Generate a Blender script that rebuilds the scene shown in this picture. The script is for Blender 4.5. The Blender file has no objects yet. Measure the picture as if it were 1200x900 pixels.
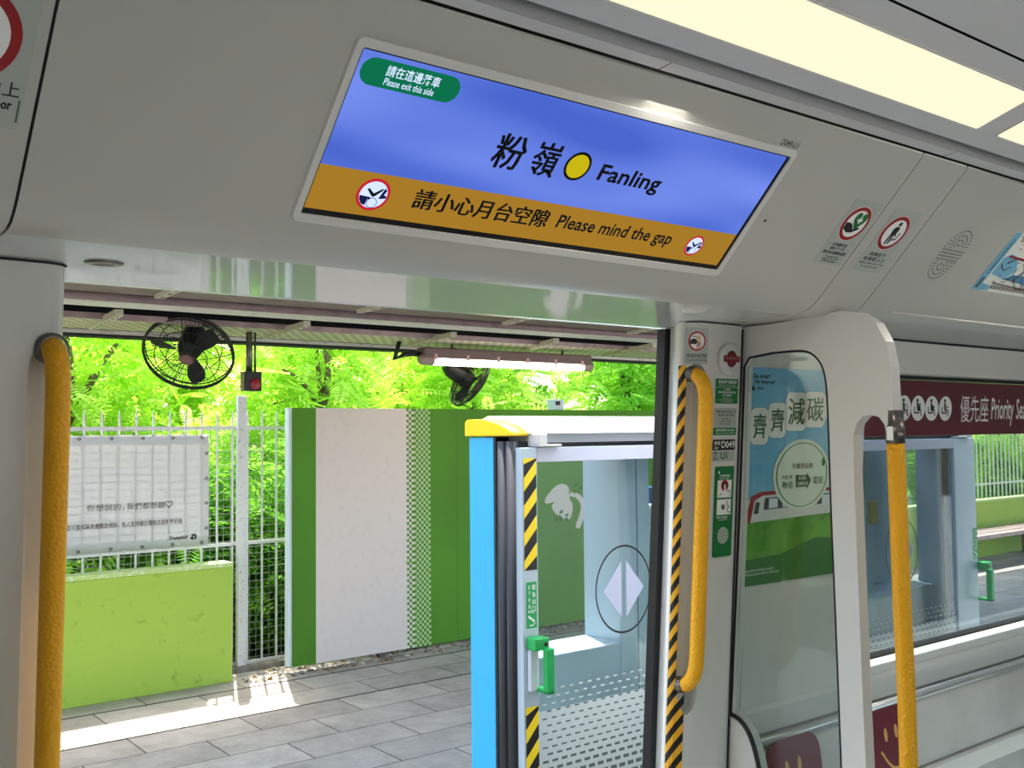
import bpy, bmesh, math, random
import numpy as np
from mathutils import Vector, Matrix

S = bpy.context.scene
COL = S.collection
# ------------------------------------------------------------------ camera
FPX, YAW, PIT, ROL, CZ = 1190.87, math.radians(38.139), math.radians(2.7007), math.radians(-.5462), 1.70
def _axes():
    cy, sy = math.cos(YAW), math.sin(YAW)
    f = Vector((sy*math.cos(PIT), cy*math.cos(PIT), math.sin(PIT)))
    r = Vector((cy, -sy, 0)); u = r.cross(f)
    return r*math.cos(ROL)+u*math.sin(ROL), u*math.cos(ROL)-r*math.sin(ROL), f
RR, UU, FF = _axes()
C0 = Vector((0, 0, CZ))
cam = bpy.data.cameras.new('camera'); camo = bpy.data.objects.new('camera', cam); COL.objects.link(camo)
cam.sensor_width = 36; cam.lens = FPX/1200*36; cam.clip_start = .02; cam.clip_end = 300
M = Matrix((RR, UU, -FF)).transposed().to_4x4(); M.translation = C0
camo.matrix_world = M
S.camera = camo
# ------------------------------------------------------------------ light, sky, exposure
S.view_settings.view_transform = 'Standard'; S.view_settings.look = 'None'
S.view_settings.gamma = 1; S.view_settings.use_curve_mapping = False
S.view_settings.exposure = 0.5
SUN_DIR = Vector((-.40, -1, -2.3)).normalized()
w = bpy.data.worlds.new('sky'); S.world = w; w.use_nodes = True
nt = w.node_tree; nt.nodes.clear()
sk = nt.nodes.new('ShaderNodeTexSky'); sk.sky_type = 'NISHITA'; sk.sun_disc = False
sk.sun_elevation = math.asin(-SUN_DIR.z); sk.sun_rotation = math.atan2(-SUN_DIR.x, -SUN_DIR.y)
sk.air_density = 1.3; sk.dust_density = 3.0; sk.ozone_density = 1.0
bg = nt.nodes.new('ShaderNodeBackground'); bg.inputs[1].default_value = .72
ow = nt.nodes.new('ShaderNodeOutputWorld')
nt.links.new(sk.outputs[0], bg.inputs[0]); nt.links.new(bg.outputs[0], ow.inputs[0])
sl = bpy.data.lights.new('sun', 'SUN'); sl.energy = 9.5; sl.angle = .009; sl.color = (1, .95, .86)
so = bpy.data.objects.new('sun', sl); COL.objects.link(so); so.location = (3, 12, 14)
so.rotation_euler = SUN_DIR.to_track_quat('-Z', 'Y').to_euler()
LAMPW = 7.0        # watts per metre of lamp
LAMP = 0.80          # carriage ceiling lamps

# ------------------------------------------------------------------ pixel rays of the calibrated view -> points on real planes
def ray(px, py): return FF + RR*((px-600)/FPX) + UU*((450-py)/FPX)
def oy(px, py, Y): d = ray(px, py); return C0 + d*(Y/d.y)
def ox(px, py, X): d = ray(px, py); return C0 + d*(X/d.x)
def oz(px, py, Z): d = ray(px, py); return C0 + d*((Z-CZ)/d.z)

# ------------------------------------------------------------------ materials
def lin(h):
    h = h.lstrip('#'); o = []
    for i in (0, 2, 4):
        c = int(h[i:i+2], 16)/255
        o.append(c/12.92 if c <= .04045 else ((c+.055)/1.055)**2.4)
    return (*o, 1)
MATS = {}
def mat(name, col, rough=.5, metal=0, spec=.5, bump=None, vary=None, emit=None, est=1.0, coat=0):
    if name in MATS: return MATS[name]
    m = bpy.data.materials.new(name); m.use_nodes = True
    n = m.node_tree.nodes; l = m.node_tree.links; b = n['Principled BSDF']
    b.inputs['Base Color'].default_value = lin(col); b.inputs['Roughness'].default_value = rough
    b.inputs['Metallic'].default_value = metal; b.inputs['Specular IOR Level'].default_value = spec
    b.inputs['Coat Weight'].default_value = coat
    if emit:
        b.inputs['Emission Color'].default_value = lin(emit); b.inputs['Emission Strength'].default_value = est
    tc = n.new('ShaderNodeTexCoord') if (bump or vary) else None
    if vary:                       # (scale, other colour, detail, low, high)
        t = n.new('ShaderNodeTexNoise'); t.inputs['Scale'].default_value = vary[0]; t.inputs['Detail'].default_value = vary[2]
        r = n.new('ShaderNodeValToRGB'); r.color_ramp.elements[0].position = vary[3]; r.color_ramp.elements[1].position = vary[4]
        r.color_ramp.elements[0].color = lin(col); r.color_ramp.elements[1].color = lin(vary[1])
        l.new(tc.outputs['Object'], t.inputs['Vector']); l.new(t.outputs['Fac'], r.inputs[0]); l.new(r.outputs[0], b.inputs['Base Color'])
    if bump:                       # (kind, scale, strength)
        if bump[0] == 'noise':
            t = n.new('ShaderNodeTexNoise'); t.inputs['Scale'].default_value = bump[1]; o = t.outputs['Fac']
        else:
            t = n.new('ShaderNodeTexVoronoi'); t.inputs['Scale'].default_value = bump[1]; o = t.outputs['Distance']
        bp = n.new('ShaderNodeBump'); bp.inputs['Strength'].default_value = bump[2]; bp.inputs['Distance'].default_value = .002
        l.new(tc.outputs['Object'], t.inputs['Vector']); l.new(o, bp.inputs['Height']); l.new(bp.outputs[0], b.inputs['Normal'])
    MATS[name] = m
    return m
def glassmat(name, tint, refl=1.0, film=None, filmw=0.):
    m = bpy.data.materials.new(name); m.use_nodes = True
    n = m.node_tree.nodes; l = m.node_tree.links; n.clear()
    o = n.new('ShaderNodeOutputMaterial'); t = n.new('ShaderNodeBsdfTransparent'); t.inputs[0].default_value = lin(tint)
    g = n.new('ShaderNodeBsdfGlossy'); g.inputs['Roughness'].default_value = .02
    f = n.new('ShaderNodeLayerWeight'); f.inputs[0].default_value = .5
    pw = n.new('ShaderNodeMath'); pw.operation = 'POWER'; pw.inputs[1].default_value = 4.0
    ml = n.new('ShaderNodeMath'); ml.operation = 'MULTIPLY_ADD'; ml.inputs[1].default_value = .9*refl; ml.inputs[2].default_value = .05*refl; ml.use_clamp = True
    mx = n.new('ShaderNodeMixShader'); l.new(f.outputs['Facing'], pw.inputs[0]); l.new(pw.outputs[0], ml.inputs[0]); l.new(ml.outputs[0], mx.inputs[0])
    src = t.outputs[0]
    if film:
        d = n.new('ShaderNodeBsdfDiffuse'); d.inputs[0].default_value = lin(film)
        m2 = n.new('ShaderNodeMixShader'); m2.inputs[0].default_value = filmw
        l.new(src, m2.inputs[1]); l.new(d.outputs[0], m2.inputs[2]); src = m2.outputs[0]
    l.new(src, mx.inputs[1]); l.new(g.outputs[0], mx.inputs[2]); l.new(mx.outputs[0], o.inputs[0])
    MATS[name] = m
    return m
def emitmat(name, col, st):
    m = bpy.data.materials.new(name); m.use_nodes = True
    n = m.node_tree.nodes; n.clear(); o = n.new('ShaderNodeOutputMaterial'); e = n.new('ShaderNodeEmission')
    e.inputs[0].default_value = lin(col); e.inputs[1].default_value = st
    m.node_tree.links.new(e.outputs[0], o.inputs[0]); MATS[name] = m
    return m
PANEL = mat('warm_grey_moulded_panel', 'B9BAB3', .42, spec=.4, bump=('noise', 400, .04))
WHITE = mat('off_white_moulded_panel', 'D6D6D1', .33, spec=.5, bump=('noise', 300, .03))
SOFFIT = mat('glossy_lintel_panel', 'C6C9C5', .06, spec=.9)
CEILM = mat('ceiling_panel', 'C9CACB', .4)
BLACKR = mat('black_rubber', '0B0B0D', .45)
SEAM = mat('dark_seam', '151515', .8)
ALU = mat('aluminium', 'D3D8DA', .3, metal=.6)
STEEL = mat('brushed_steel', 'DAD8D2', .36, metal=.2, bump=('noise', 90, .05), vary=(3.2, 'BDBBB5', 5, .35, .7))
DSTEEL = mat('collar_steel', '6F6C68', .3, metal=.8)
YGRIP = mat('yellow_ribbed_grip', 'F6B000', .42, bump=('voronoi', 150, 1.0))
YEL = mat('hazard_yellow', 'FFDD0E', .5)
OYEL = mat('hazard_amber', 'F5B21B', .5)
BLK = mat('print_black', '0C0C0E', .5)
WHT = mat('print_white', 'F0F1EE', .5)
RED = mat('print_red', '9B1018', .45)
GRN = mat('print_green', '05702F', .45)
LGRY = mat('sticker_grey', 'ACB4AC', .45)
MAROON = mat('maroon_film', '6A1A2B', .4)
GGREEN = mat('handle_green', '12A552', .35)
BLUE = mat('gate_blue', '2CB2F2', .4)
GATEG = mat('gate_grey_paint', 'B6C6D2', .35, metal=.1)
GATEW = mat('gate_white_cover', 'E8F2F4', .3)
LIME = mat('lime_painted_wall', '9FBC44', .7, bump=('noise', 60, .3), vary=(14, '7E9A35', 9, .62, .80))
LIMET = mat('lime_wall_coping', 'B4CE7A', .6, vary=(30, 'D9E0C5', 6, .5, .7))
HGREEN = mat('hoarding_green', '4E8420', .6, spec=.2, vary=(1.1, '46761D', 3, .4, .7))
HLGRN = mat('hoarding_pale_green', 'A9BE8B', .6, spec=.2)
HWHITE = mat('hoarding_white', 'D4C7BF', .6, spec=.2, vary=(20, 'CABDB5', 8, .55, .85))
FPAINT = mat('fence_white_paint', 'D7D3D6', .5, vary=(40, 'B5ADAE', 5, .55, .75))
WIRE = mat('galvanised_wire', '8E948A', .45, metal=.4)
BANN = mat('banner_vinyl', 'C6C7CF', .55, vary=(3, 'CFCFD4', 4, .4, .7))
def _translucent(m, k, c):
    n = m.node_tree.nodes; l = m.node_tree.links; o = n['Material Output']; b = n['Principled BSDF']
    t = n.new('ShaderNodeBsdfTranslucent'); t.inputs[0].default_value = lin(c); x = n.new('ShaderNodeMixShader'); x.inputs[0].default_value = k
    l.new(b.outputs[0], x.inputs[1]); l.new(t.outputs[0], x.inputs[2]); l.new(x.outputs[0], o.inputs[0])
_translucent(BANN, .36, 'E8E4E4')
PINK = mat('canopy_pink_paint', '7D6664', .6, vary=(9, '624F4D', 6, .45, .75))
CREAM = mat('canopy_cream_strut', 'BFB69F', .55, vary=(30, 'A0947C', 5, .55, .75))
DARK = mat('canopy_dark_steel', '141413', .8)
FANB = mat('fan_black', '060607', .5)
TRUNK = mat('tree_bark', '6B5A45', .9)
SCRB = emitmat('screen_blue', '6E8BF4', .66)
SCRY = emitmat('screen_gold', 'A67A28', .72)
SCRK = mat('screen_black', '050507', .3)
def screenblue():
    m = SCRB; n = m.node_tree.nodes; l = m.node_tree.links
    e = [x for x in n if x.type == 'EMISSION'][0]
    tc = n.new('ShaderNodeTexCoord'); mp = n.new('ShaderNodeMapping'); mp.inputs['Scale'].default_value = (1.2, 5, 5)
    t = n.new('ShaderNodeTexNoise'); t.inputs['Scale'].default_value = 1.5; t.inputs['Detail'].default_value = 1
    r = n.new('ShaderNodeValToRGB'); r.color_ramp.elements[0].color = lin('4D6BD6'); r.color_ramp.elements[1].color = lin('829CFF')
    r.color_ramp.elements[0].position = .3; r.color_ramp.elements[1].position = .7
    l.new(tc.outputs['Object'], mp.inputs[0]); l.new(mp.outputs[0], t.inputs['Vector']); l.new(t.outputs['Fac'], r.inputs[0]); l.new(r.outputs[0], e.inputs[0])
screenblue()
GL_SCREEN = glassmat('draught_screen_glass', 'EAEFEC', .75)
GL_WIN = glassmat('carriage_window_glass', 'DAE1E3', .8)
GL_GATE = glassmat('gate_glass', 'E8EFF0', .9)
FILM = glassmat('frosted_dot_film', 'E8F0EE', .5, 'E6EEF0', .6)
FILMD = glassmat('dash_clear', '8E9894', .5, '7E8A86', .5)
GHOST = glassmat('pale_print', 'E8EFE8', .5, 'D7DED4', .35)

# ------------------------------------------------------------------ building helpers
WL = {}                                    # world location of each object
def reg(o, loc, parent=None):
    COL.objects.link(o)
    if parent is None:
        o.location = loc; WL[o.name] = Vector(loc)
    else:
        o.parent = parent; WL[o.name] = WL[parent.name]
    return o
def tag(o, label=None, cat=None, group=None, kind=None):
    if label: o['label'] = label
    if cat: o['category'] = cat
    if group: o['group'] = group
    if kind: o['kind'] = kind
    return o
def empty(name, loc, label=None, cat=None, group=None, kind=None):
    o = bpy.data.objects.new(name, None); o.empty_display_size = .05
    reg(o, loc); return tag(o, label, cat, group, kind)
def children(o): return [c for c in bpy.data.objects if c.parent == o]
def copy_tree(o, parent=None):
    c = o.copy(); COL.objects.link(c); WL[c.name] = Vector(c.location)
    if parent: c.parent = parent
    for ch in children(o): copy_tree(ch, c)
    return c
class MB:
    def __init__(s): s.v = []; s.f = []; s.mi = []; s.ms = []; s.sm = []
    def slot(s, m):
        if m not in s.ms: s.ms.append(m)
        return s.ms.index(m)
    def add(s, vs, fs, m, smooth=False):
        k = len(s.v); s.v += [Vector(p) for p in vs]; i = s.slot(m)
        for f in fs: s.f.append([k+a for a in f]); s.mi.append(i); s.sm.append(smooth)
        return s
    def box(s, a, b, m, lean=0):
        x0, y0, z0 = a; x1, y1, z1 = b
        d = lambda z: lean*(1.97-z)
        vs = [(x, y+d(z), z) for z in (z0, z1) for x, y in ((x0, y0), (x1, y0), (x1, y1), (x0, y1))]
        return s.add(vs, [(3, 2, 1, 0), (4, 5, 6, 7), (0, 1, 5, 4), (1, 2, 6, 5), (2, 3, 7, 6), (3, 0, 4, 7)], m)
    def prism(s, pts, vec, m, smooth=False):      # a polygon of 3-D points swept along vec
        n = len(pts); vec = Vector(vec); P = [Vector(p) for p in pts]
        k = len(s.v)
        s.add(P+[p+vec for p in P], [tuple(reversed(range(n))), tuple(range(n, 2*n))], m)
        i = s.slot(m)
        for a in range(n):
            b = (a+1) % n; s.f.append([k+a, k+b, k+n+b, k+n+a]); s.mi.append(i); s.sm.append(smooth)
        return s
    def xprof(s, yz, x0, x1, m, smooth=True):     # open strip profile along x
        n = len(yz); vs = [(x0, y, z) for y, z in yz]+[(x1, y, z) for y, z in yz]
        return s.add(vs, [(a, a+1, n+a+1, n+a) for a in range(n-1)], m, smooth)
    def tube(s, path, r, m, seg=10, cap=True, closed=False):
        P = [Vector(p) for p in path]; n = len(P)
        rs = r if isinstance(r, (list, tuple)) else [r]*n
        vs = []; up = None
        for i, p in enumerate(P):
            t = (P[(i+1) % n]-P[i-1]) if closed else (P[min(i+1, n-1)]-P[max(i-1, 0)])
            t.normalize()
            if up is None: up = t.orthogonal().normalized()
            up = (up-t*up.dot(t))
            up = up.normalized() if up.length > 1e-6 else t.orthogonal().normalized()
            sd = t.cross(up)
            for k in range(seg):
                a = 2*math.pi*k/seg; vs.append(p+(up*math.cos(a)+sd*math.sin(a))*rs[i])
        fs = []
        for i in range(n if closed else n-1):
            j = (i+1) % n
            for k in range(seg): fs.append((i*seg+k, i*seg+(k+1) % seg, j*seg+(k+1) % seg, j*seg+k))
        s.add(vs, fs, m, True)
        if cap and not closed:
            b = len(s.v)-len(vs); i = s.slot(m)
            s.f.append([b+k for k in reversed(range(seg))]); s.mi.append(i); s.sm.append(False)
            s.f.append([b+(n-1)*seg+k for k in range(seg)]); s.mi.append(i); s.sm.append(False)
        return s
    def lathe(s, c, axis, prof, m, seg=24):       # prof: (along, radius)
        c = Vector(c); ax = Vector(axis).normalized(); u = ax.orthogonal().normalized(); w_ = ax.cross(u)
        vs = []
        for a, r in prof:
            for k in range(seg):
                t = 2*math.pi*k/seg; vs.append(c+ax*a+(u*math.cos(t)+w_*math.sin(t))*r)
        fs = [(i*seg+k, i*seg+(k+1) % seg, (i+1)*seg+(k+1) % seg, (i+1)*seg+k) for i in range(len(prof)-1) for k in range(seg)]
        return s.add(vs, fs, m, True)
    def build(s, name, parent=None, loc=None, bevel=0, bseg=2, fix=True):
        if parent is None:
            if loc is None:
                xs = [p.x for p in s.v]; ys = [p.y for p in s.v]; zs = [p.z for p in s.v]
                loc = Vector(((min(xs)+max(xs))/2, (min(ys)+max(ys))/2, min(zs)))
        base = Vector(loc) if parent is None else WL[parent.name]
        me = bpy.data.meshes.new(name); me.from_pydata([tuple(p-base) for p in s.v], [], s.f)
        for m in s.ms: me.materials.append(m)
        me.polygons.foreach_set('material_index', s.mi); me.polygons.foreach_set('use_smooth', s.sm)
        if fix:
            bm = bmesh.new(); bm.from_mesh(me); bmesh.ops.recalc_face_normals(bm, faces=bm.faces); bm.to_mesh(me); bm.free()
        me.update()
        o = bpy.data.objects.new(name, me); reg(o, base, parent)
        if bevel:
            b = o.modifiers.new('bevel', 'BEVEL'); b.width = bevel; b.segments = bseg; b.limit_method = 'ANGLE'; b.angle_limit = math.radians(40)
            b.harden_normals = False
        return o
def curve_mesh(o):
    COL.objects.link(o); dg = bpy.context.evaluated_depsgraph_get(); dg.update()
    me = bpy.data.meshes.new_from_object(o.evaluated_get(dg)); 
    v = [p.co.copy() for p in me.vertices]; f = [list(p.vertices) for p in me.polygons]
    d = o.data; bpy.data.objects.remove(o); bpy.data.curves.remove(d); bpy.data.meshes.remove(me)
    return v, f
def plate(outlines, thick, bev, fn, m, mb=None):
    """2-D outline with holes (list of point lists) filled, given thickness; fn maps (a, b, c) to a world point"""
    cu = bpy.data.curves.new('c', 'CURVE'); cu.dimensions = '2D'; cu.fill_mode = 'BOTH'
    cu.extrude = thick/2
    for pts in outlines:
        sp = cu.splines.new('POLY'); sp.points.add(len(pts)-1); sp.use_cyclic_u = True
        for p, q in zip(sp.points, pts): p.co = (q[0], q[1], 0, 1)
    v, f = curve_mesh(bpy.data.objects.new('c', cu))
    key = {}; idx = []; nv = []                 # weld the faces to the rim
    for p in v:
        k = (round(p.x, 5), round(p.y, 5), round(p.z, 5))
        if k not in key: key[k] = len(nv); nv.append(p)
        idx.append(key[k])
    f = [[idx[i] for i in q] for q in f]; f = [q for q in f if len(set(q)) == len(q)]
    mb = mb or MB(); return mb.add([fn(*p) for p in nv], f, m, False)
_tc = {}
def text_mesh(s, bold=0.):
    if bold > .008 and any(ord(ch) > 0x2000 for ch in s): bold = .008      # dense characters close up when emboldened
    k = (s, bold)
    if k not in _tc:
        cu = bpy.data.curves.new('t', 'FONT'); cu.body = s; cu.size = 1; cu.resolution_u = 2; cu.offset = bold; cu.fill_mode = 'FRONT'
        _tc[k] = curve_mesh(bpy.data.objects.new('t', cu))
    return _tc[k]
def smooth_loop(pts, n=4):                 # closed Catmull-Rom through 2-D or 3-D points
    out = []; P = [Vector(p) for p in pts]; N = len(P)
    for i in range(N):
        a, b, c, d = P[i-1], P[i], P[(i+1) % N], P[(i+2) % N]
        for k in range(n):
            t = k/n; out.append(.5*((2*b)+(c-a)*t+(2*a-5*b+4*c-d)*t*t+(3*b-a-3*c+d)*t**3))
    return out
def spline(pts, n=6):                      # open Catmull-Rom
    P = [Vector(p) for p in pts]; P = [P[0]*2-P[1]]+P+[P[-1]*2-P[-2]]; out = []
    for i in range(1, len(P)-2):
        a, b, c, d = P[i-1:i+3]
        for k in range(n):
            t = k/n; out.append(.5*((2*b)+(c-a)*t+(2*a-5*b+4*c-d)*t*t+(3*b-a-3*c+d)*t**3))
    out.append(P[-2]); return out
class Flat:
    """a flat printed thing lying on a plane: a plate, with its print in thin layers"""
    def __init__(s, p0, u, v):
        s.p = Vector(p0); s.u = Vector(u).normalized(); s.v = Vector(v).normalized(); s.n = s.u.cross(s.v).normalized(); s.mb = MB(); s.t = .0008
    def uv(s, px, py):
        d = ray(px, py); q = C0+d*((s.p-C0).dot(s.n)/d.dot(s.n))-s.p
        return (q.dot(s.u), q.dot(s.v))
    def P(s, a, b, h): return s.p+s.u*a+s.v*b+s.n*h
    def plate(s, pts, m, px=True, thick=None):
        pts = [s.uv(*q) for q in pts] if px else pts
        s.t = thick or s.t
        s.mb.prism([s.P(a, b, 0) for a, b in pts], s.n*s.t, m); return s
    def poly(s, pts, m, lay=1, px=True):
        pts = [s.uv(*q) for q in pts] if px else pts
        bm_pts = [s.P(a, b, s.t+lay*.0004) for a, b in pts]
        s.mb.add(bm_pts, [tuple(range(len(pts)))], m); return s
    def ell(s, c, ru, rv, m, lay=1, px=True, n=36, hole=0., rot=0.):
        a0, b0 = s.uv(*c) if px else c
        cr, sr = math.cos(rot), math.sin(rot)
        ring = lambda k: [s.P(a0+ru*k*math.cos(t)*cr-rv*k*math.sin(t)*sr, b0+ru*k*math.cos(t)*sr+rv*k*math.sin(t)*cr, s.t+lay*.0004) for t in (2*math.pi*i/n for i in range(n))]
        if hole: s.mb.add(ring(1)+ring(hole), [(i, (i+1) % n, n+(i+1) % n, n+i) for i in range(n)], m)
        else: s.mb.add(ring(1), [tuple(range(n))], m)
        return s
    def text(s, st, lb, rt, m, lay=2, bold=0., px=True, shear=0.):
        a0, b0 = s.uv(*lb) if px else lb; a1, b1 = s.uv(*rt) if px else rt
        v, f = text_mesh(st, bold)
        if not f: return s
        x0 = min(p.x for p in v); x1 = max(p.x for p in v); y0 = min(p.y for p in v); y1 = max(p.y for p in v)
        kx = (a1-a0)/(x1-x0); ky = (b1-b0)/(y1-y0)
        s.mb.add([s.P(a0+(p.x-x0)*kx+shear*(p.y-y0)*ky, b0+(p.y-y0)*ky, s.t+lay*.0004) for p in v], f, m); return s
    def line(s, pts, wd, m, lay=1, px=True):
        pts = [s.uv(*q) for q in pts] if px else pts
        for (a, b), (c, d) in zip(pts, pts[1:]):
            L = math.hypot(c-a, d-b) or 1; nx, ny = -(d-b)/L*wd/2, (c-a)/L*wd/2
            s.poly([(a+nx, b+ny), (a-nx, b-ny), (c-nx, d-ny), (c+nx, d+ny)], m, lay, False)
        return s
    def build(s, name, parent=None): return s.mb.build(name, parent, loc=None if parent else s.p, fix=False)
def rrect(a0, b0, a1, b1, r, n=5):
    out = []
    for cx, cy, t0 in ((a1-r, b1-r, 0), (a0+r, b1-r, 90), (a0+r, b0+r, 180), (a1-r, b0+r, 270)):
        for k in range(n+1):
            t = math.radians(t0+90*k/n); out.append((cx+r*math.cos(t), cy+r*math.sin(t)))
    return out
X = Vector((1, 0, 0)); LEAN = .07
UPW = Vector((0, -LEAN, 1)).normalized()         # up along the leaning carriage side
UPH = Vector((0, -.694, .718)).normalized()      # up along the sloping header face
HP = Vector((0, 1.405, 2.0))                     # a point of the header face
def ly(y, z): return y+LEAN*(1.97-z)
def flat_header(px, py, off=0):
    n = X.cross(UPH); p = HP+n*off; d = ray(px, py); return Flat(C0+d*((p-C0).dot(n)/d.dot(n)), X, UPH)
def flat_wall(px, py, yref, off=0):              # on the leaning plane y = yref + LEAN*(1.97 - z)
    n = X.cross(UPW); p = Vector((0, yref, 1.97))+n*off; d = ray(px, py); return Flat(C0+d*((p-C0).dot(n)/d.dot(n)), X, UPW)
def flat_y(px, py, Y): return Flat(oy(px, py, Y), X, (0, 0, 1))
# =================================================================== carriage shell
HPROF = [(1.134, 2.28), (1.30, 2.1083), (1.388, 2.0174), (1.402, 2.0035), (1.418, 1.990), (1.436, 1.979), (1.456, 1.9735), (1.48, 1.972)]
HTAIL = [(1.88, 1.972), (1.88, 2.30)]
def header(x0, x1, name, tail=HTAIL):
    mb = MB(); mb.xprof(HPROF+tail, x0, x1, PANEL, True)
    for xx in (x0, x1): mb.add([(xx, y, z) for y, z in HPROF+tail], [tuple(range(len(HPROF+tail)))], PANEL)
    return tag(mb.build(name, fix=False), kind='structure')
header(-.9, .2965, 'trim_1'); header(.3005, 2.0075, 'trim_2', [(1.4801, 1.972), (1.4801, 2.0), (1.88, 2.0), (1.88, 2.3)])
header(2.0105, 2.1905, 'trim_3'); header(2.1935, 4.6, 'trim_4')
mb = MB()
for a, b in ((.2955, .3015), (2.0065, 2.0115), (2.1895, 2.1945)):
    mb.xprof([(y, z+.004) for y, z in HPROF], a, b, SEAM)
tag(mb.build('trim_5', fix=False), kind='structure')
# glossy lintel lining over the doorway, with a bright edge bead and an oval catch
mb = MB(); mb.box((.3005, 1.481, 1.972), (2.0075, 1.872, 1.99), SOFFIT)
lint = tag(mb.build('trim_6', bevel=.002), kind='structure')
mb = MB(); c = oz(122, 308, 1.9715)
mb.lathe((c.x, c.y, 1.9725), (0, 0, -1), [(0, .030), (.002, .030), (.004, .026), (.004, .018), (.002, .016), (.002, .0001)], DSTEEL)
o = mb.build('door_catch_cover'); tag(o, 'small round grey cover set in the glossy lintel above the doorway', 'cover'); o.scale = (1, .8, 1)
mb = MB(); c = oz(815, 363, 1.9715)
mb.lathe((c.x, c.y, 1.9725), (0, 0, -1), [(0, .030), (.004, .029), (.006, .024), (.007, .0001)], WHITE)
tag(mb.build('round_cap'), 'round white cap in the lintel above the hazard striped door edge', 'cap')
# outer side above the doorway; unseen roof and ends added against light leaks
mb = MB(); mb.box((-1.2, 1.881, 1.976), (4.6, 1.92, 2.52), ALU); mb.box((-1.2, -1.5, 2.48), (4.6, 1.881, 2.52), ALU); mb.box((-1.24, -1.5, -.06), (-1.2, 1.92, 2.52), PANEL); mb.box((4.6, -1.5, -.06), (4.64, 1.92, 2.52), PANEL)
tag(mb.build('wall_above_door'), kind='structure')
# --- ceiling
CPROF = [(1.129, 2.291), (1.1255, 2.2848), (1.097, 2.2872), (1.098, 2.2885), (1.113, 2.294), (1.117, 2.308), (1.111, 2.332), (1.092, 2.344), (1.063, 2.340), (1.0655, 2.2945), (1.064, 2.2935), (1.015, 2.3015),
         (1.01, 2.303), (.893, 2.340), (.8435, 2.3555)]
CPAN = [(.8395, 2.3575), (.62, 2.405), (.35, 2.44), (0, 2.455), (-.6, 2.44), (-1.2, 2.30), (-1.45, 2.05)]
mb = MB(); mb.xprof(CPROF, -1.2, 4.6, CEILM, True); mb.xprof(CPAN, -1.2, 4.6, CEILM, True)
mb.xprof([(1.15, 2.262+.03), (1.13, 2.31), (1.06, 2.40), (.83, 2.42)], -1.2, 4.6, SEAM, False)
ce = tag(mb.build('ceiling', fix=False), kind='structure'); ce.data.set_sharp_from_angle(angle=math.radians(28))
# seams across the cove
mb = MB()
for px in (790, 1124):
    xx = 1.09*(ray(px, 75 if px == 790 else 195).x/ray(px, 75 if px == 790 else 195).y)
    mb.xprof([(1.1257, 2.2843), (1.097, 2.2867)], xx, xx+.0025, SEAM, False)
tag(mb.build('trim_7', fix=False), kind='structure')
# ceiling lamps, set into the sloping strip
LAMPM = emitmat('lamp_diffuser', 'FFF0CE', LAMP)
def lamp(x0, x1, label):
    r = empty('ceiling_light', ((x0+x1)/2, .95, 2.32), label, 'light', 'ceiling lights along the carriage')
    d = Vector((0, .117, -.037)).normalized(); n = Vector((0, -.30, -.95)).normalized()
    fl = Flat((x0, .8935, 2.3395), X, -d); L = .1215
    fl.n = n; fl.t = .0012
    pts = [(a, b-L) for a, b in rrect(0, 0, x1-x0, L, .006)]
    fl.mb.prism([fl.P(a, b, 0) for a, b in pts], n*.002, LAMPM); fl.build('diffuser', r)
    o2 = [(a, b-L) for a, b in rrect(-.004, -.004, x1-x0+.004, L+.004, .009)]
    m2 = MB(); k = len(pts)
    m2.add([fl.P(a, b, .0005) for a, b in o2]+[fl.P(a, b, .0025) for a, b in o2]+[fl.P(a, b, .0025) for a, b in pts],
           [(i, (i+1) % k, k+(i+1) % k, k+i) for i in range(k)]+[(k+i, k+(i+1) % k, 2*k+(i+1) % k, 2*k+i) for i in range(k)], WHITE)
    m2.build('frame', r, fix=False)
    al = bpy.data.lights.new('lamp_light', 'AREA'); al.shape = 'RECTANGLE'; al.size = x1-x0-.02; al.size_y = .10; al.energy = LAMPW*(x1-x0); al.color = (1, .93, .82)
    lo = bpy.data.objects.new('lamp_light', al); COL.objects.link(lo); lo.location = Vector(((x0+x1)/2, .951, 2.3215))+n*.006
    lo.rotation_euler = n.to_track_quat('-Z', 'X').to_euler(); return r
lamp(.52, 1.989, 'long warm ceiling lamp running above the doorway display')
lamp(2.07, 3.55, 'ceiling lamp cut off by the right edge, beyond the long lamp')
# --- floor and far side of the carriage
mb = MB(); mb.box((-1.2, -1.45, -.06), (4.6, 1.93, 0), mat('carriage_floor', '8E9090', .5, vary=(150, '777979', 3, .4, .6)))
tag(mb.build('floor'), kind='structure')
mb = MB()
for a, b in (((-1.2, -1.5, 0), (4.6, -1.45, 1.0)), ((-1.2, -1.5, 1.85), (4.6, -1.45, 2.1)), ((-1.2, -1.5, 1.0), (.6, -1.45, 1.85)), ((1.8, -1.5, 1.0), (2.3, -1.45, 1.85)), ((3.9, -1.5, 1.0), (4.6, -1.45, 1.85))):
    mb.box(a, b, PANEL)
tag(mb.build('wall_far_side'), kind='structure')  # unseen wall, its openings sized for the daylight they let in
mb = MB(); mb.box((-30, -40, -1.4), (40, -1.7, -1.1), mat('bounce_ground', 'B9B5AC', .9)); tag(mb.build('ground'), kind='structure')  # unseen pale ground, added to bounce sunlight up into the carriage
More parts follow.
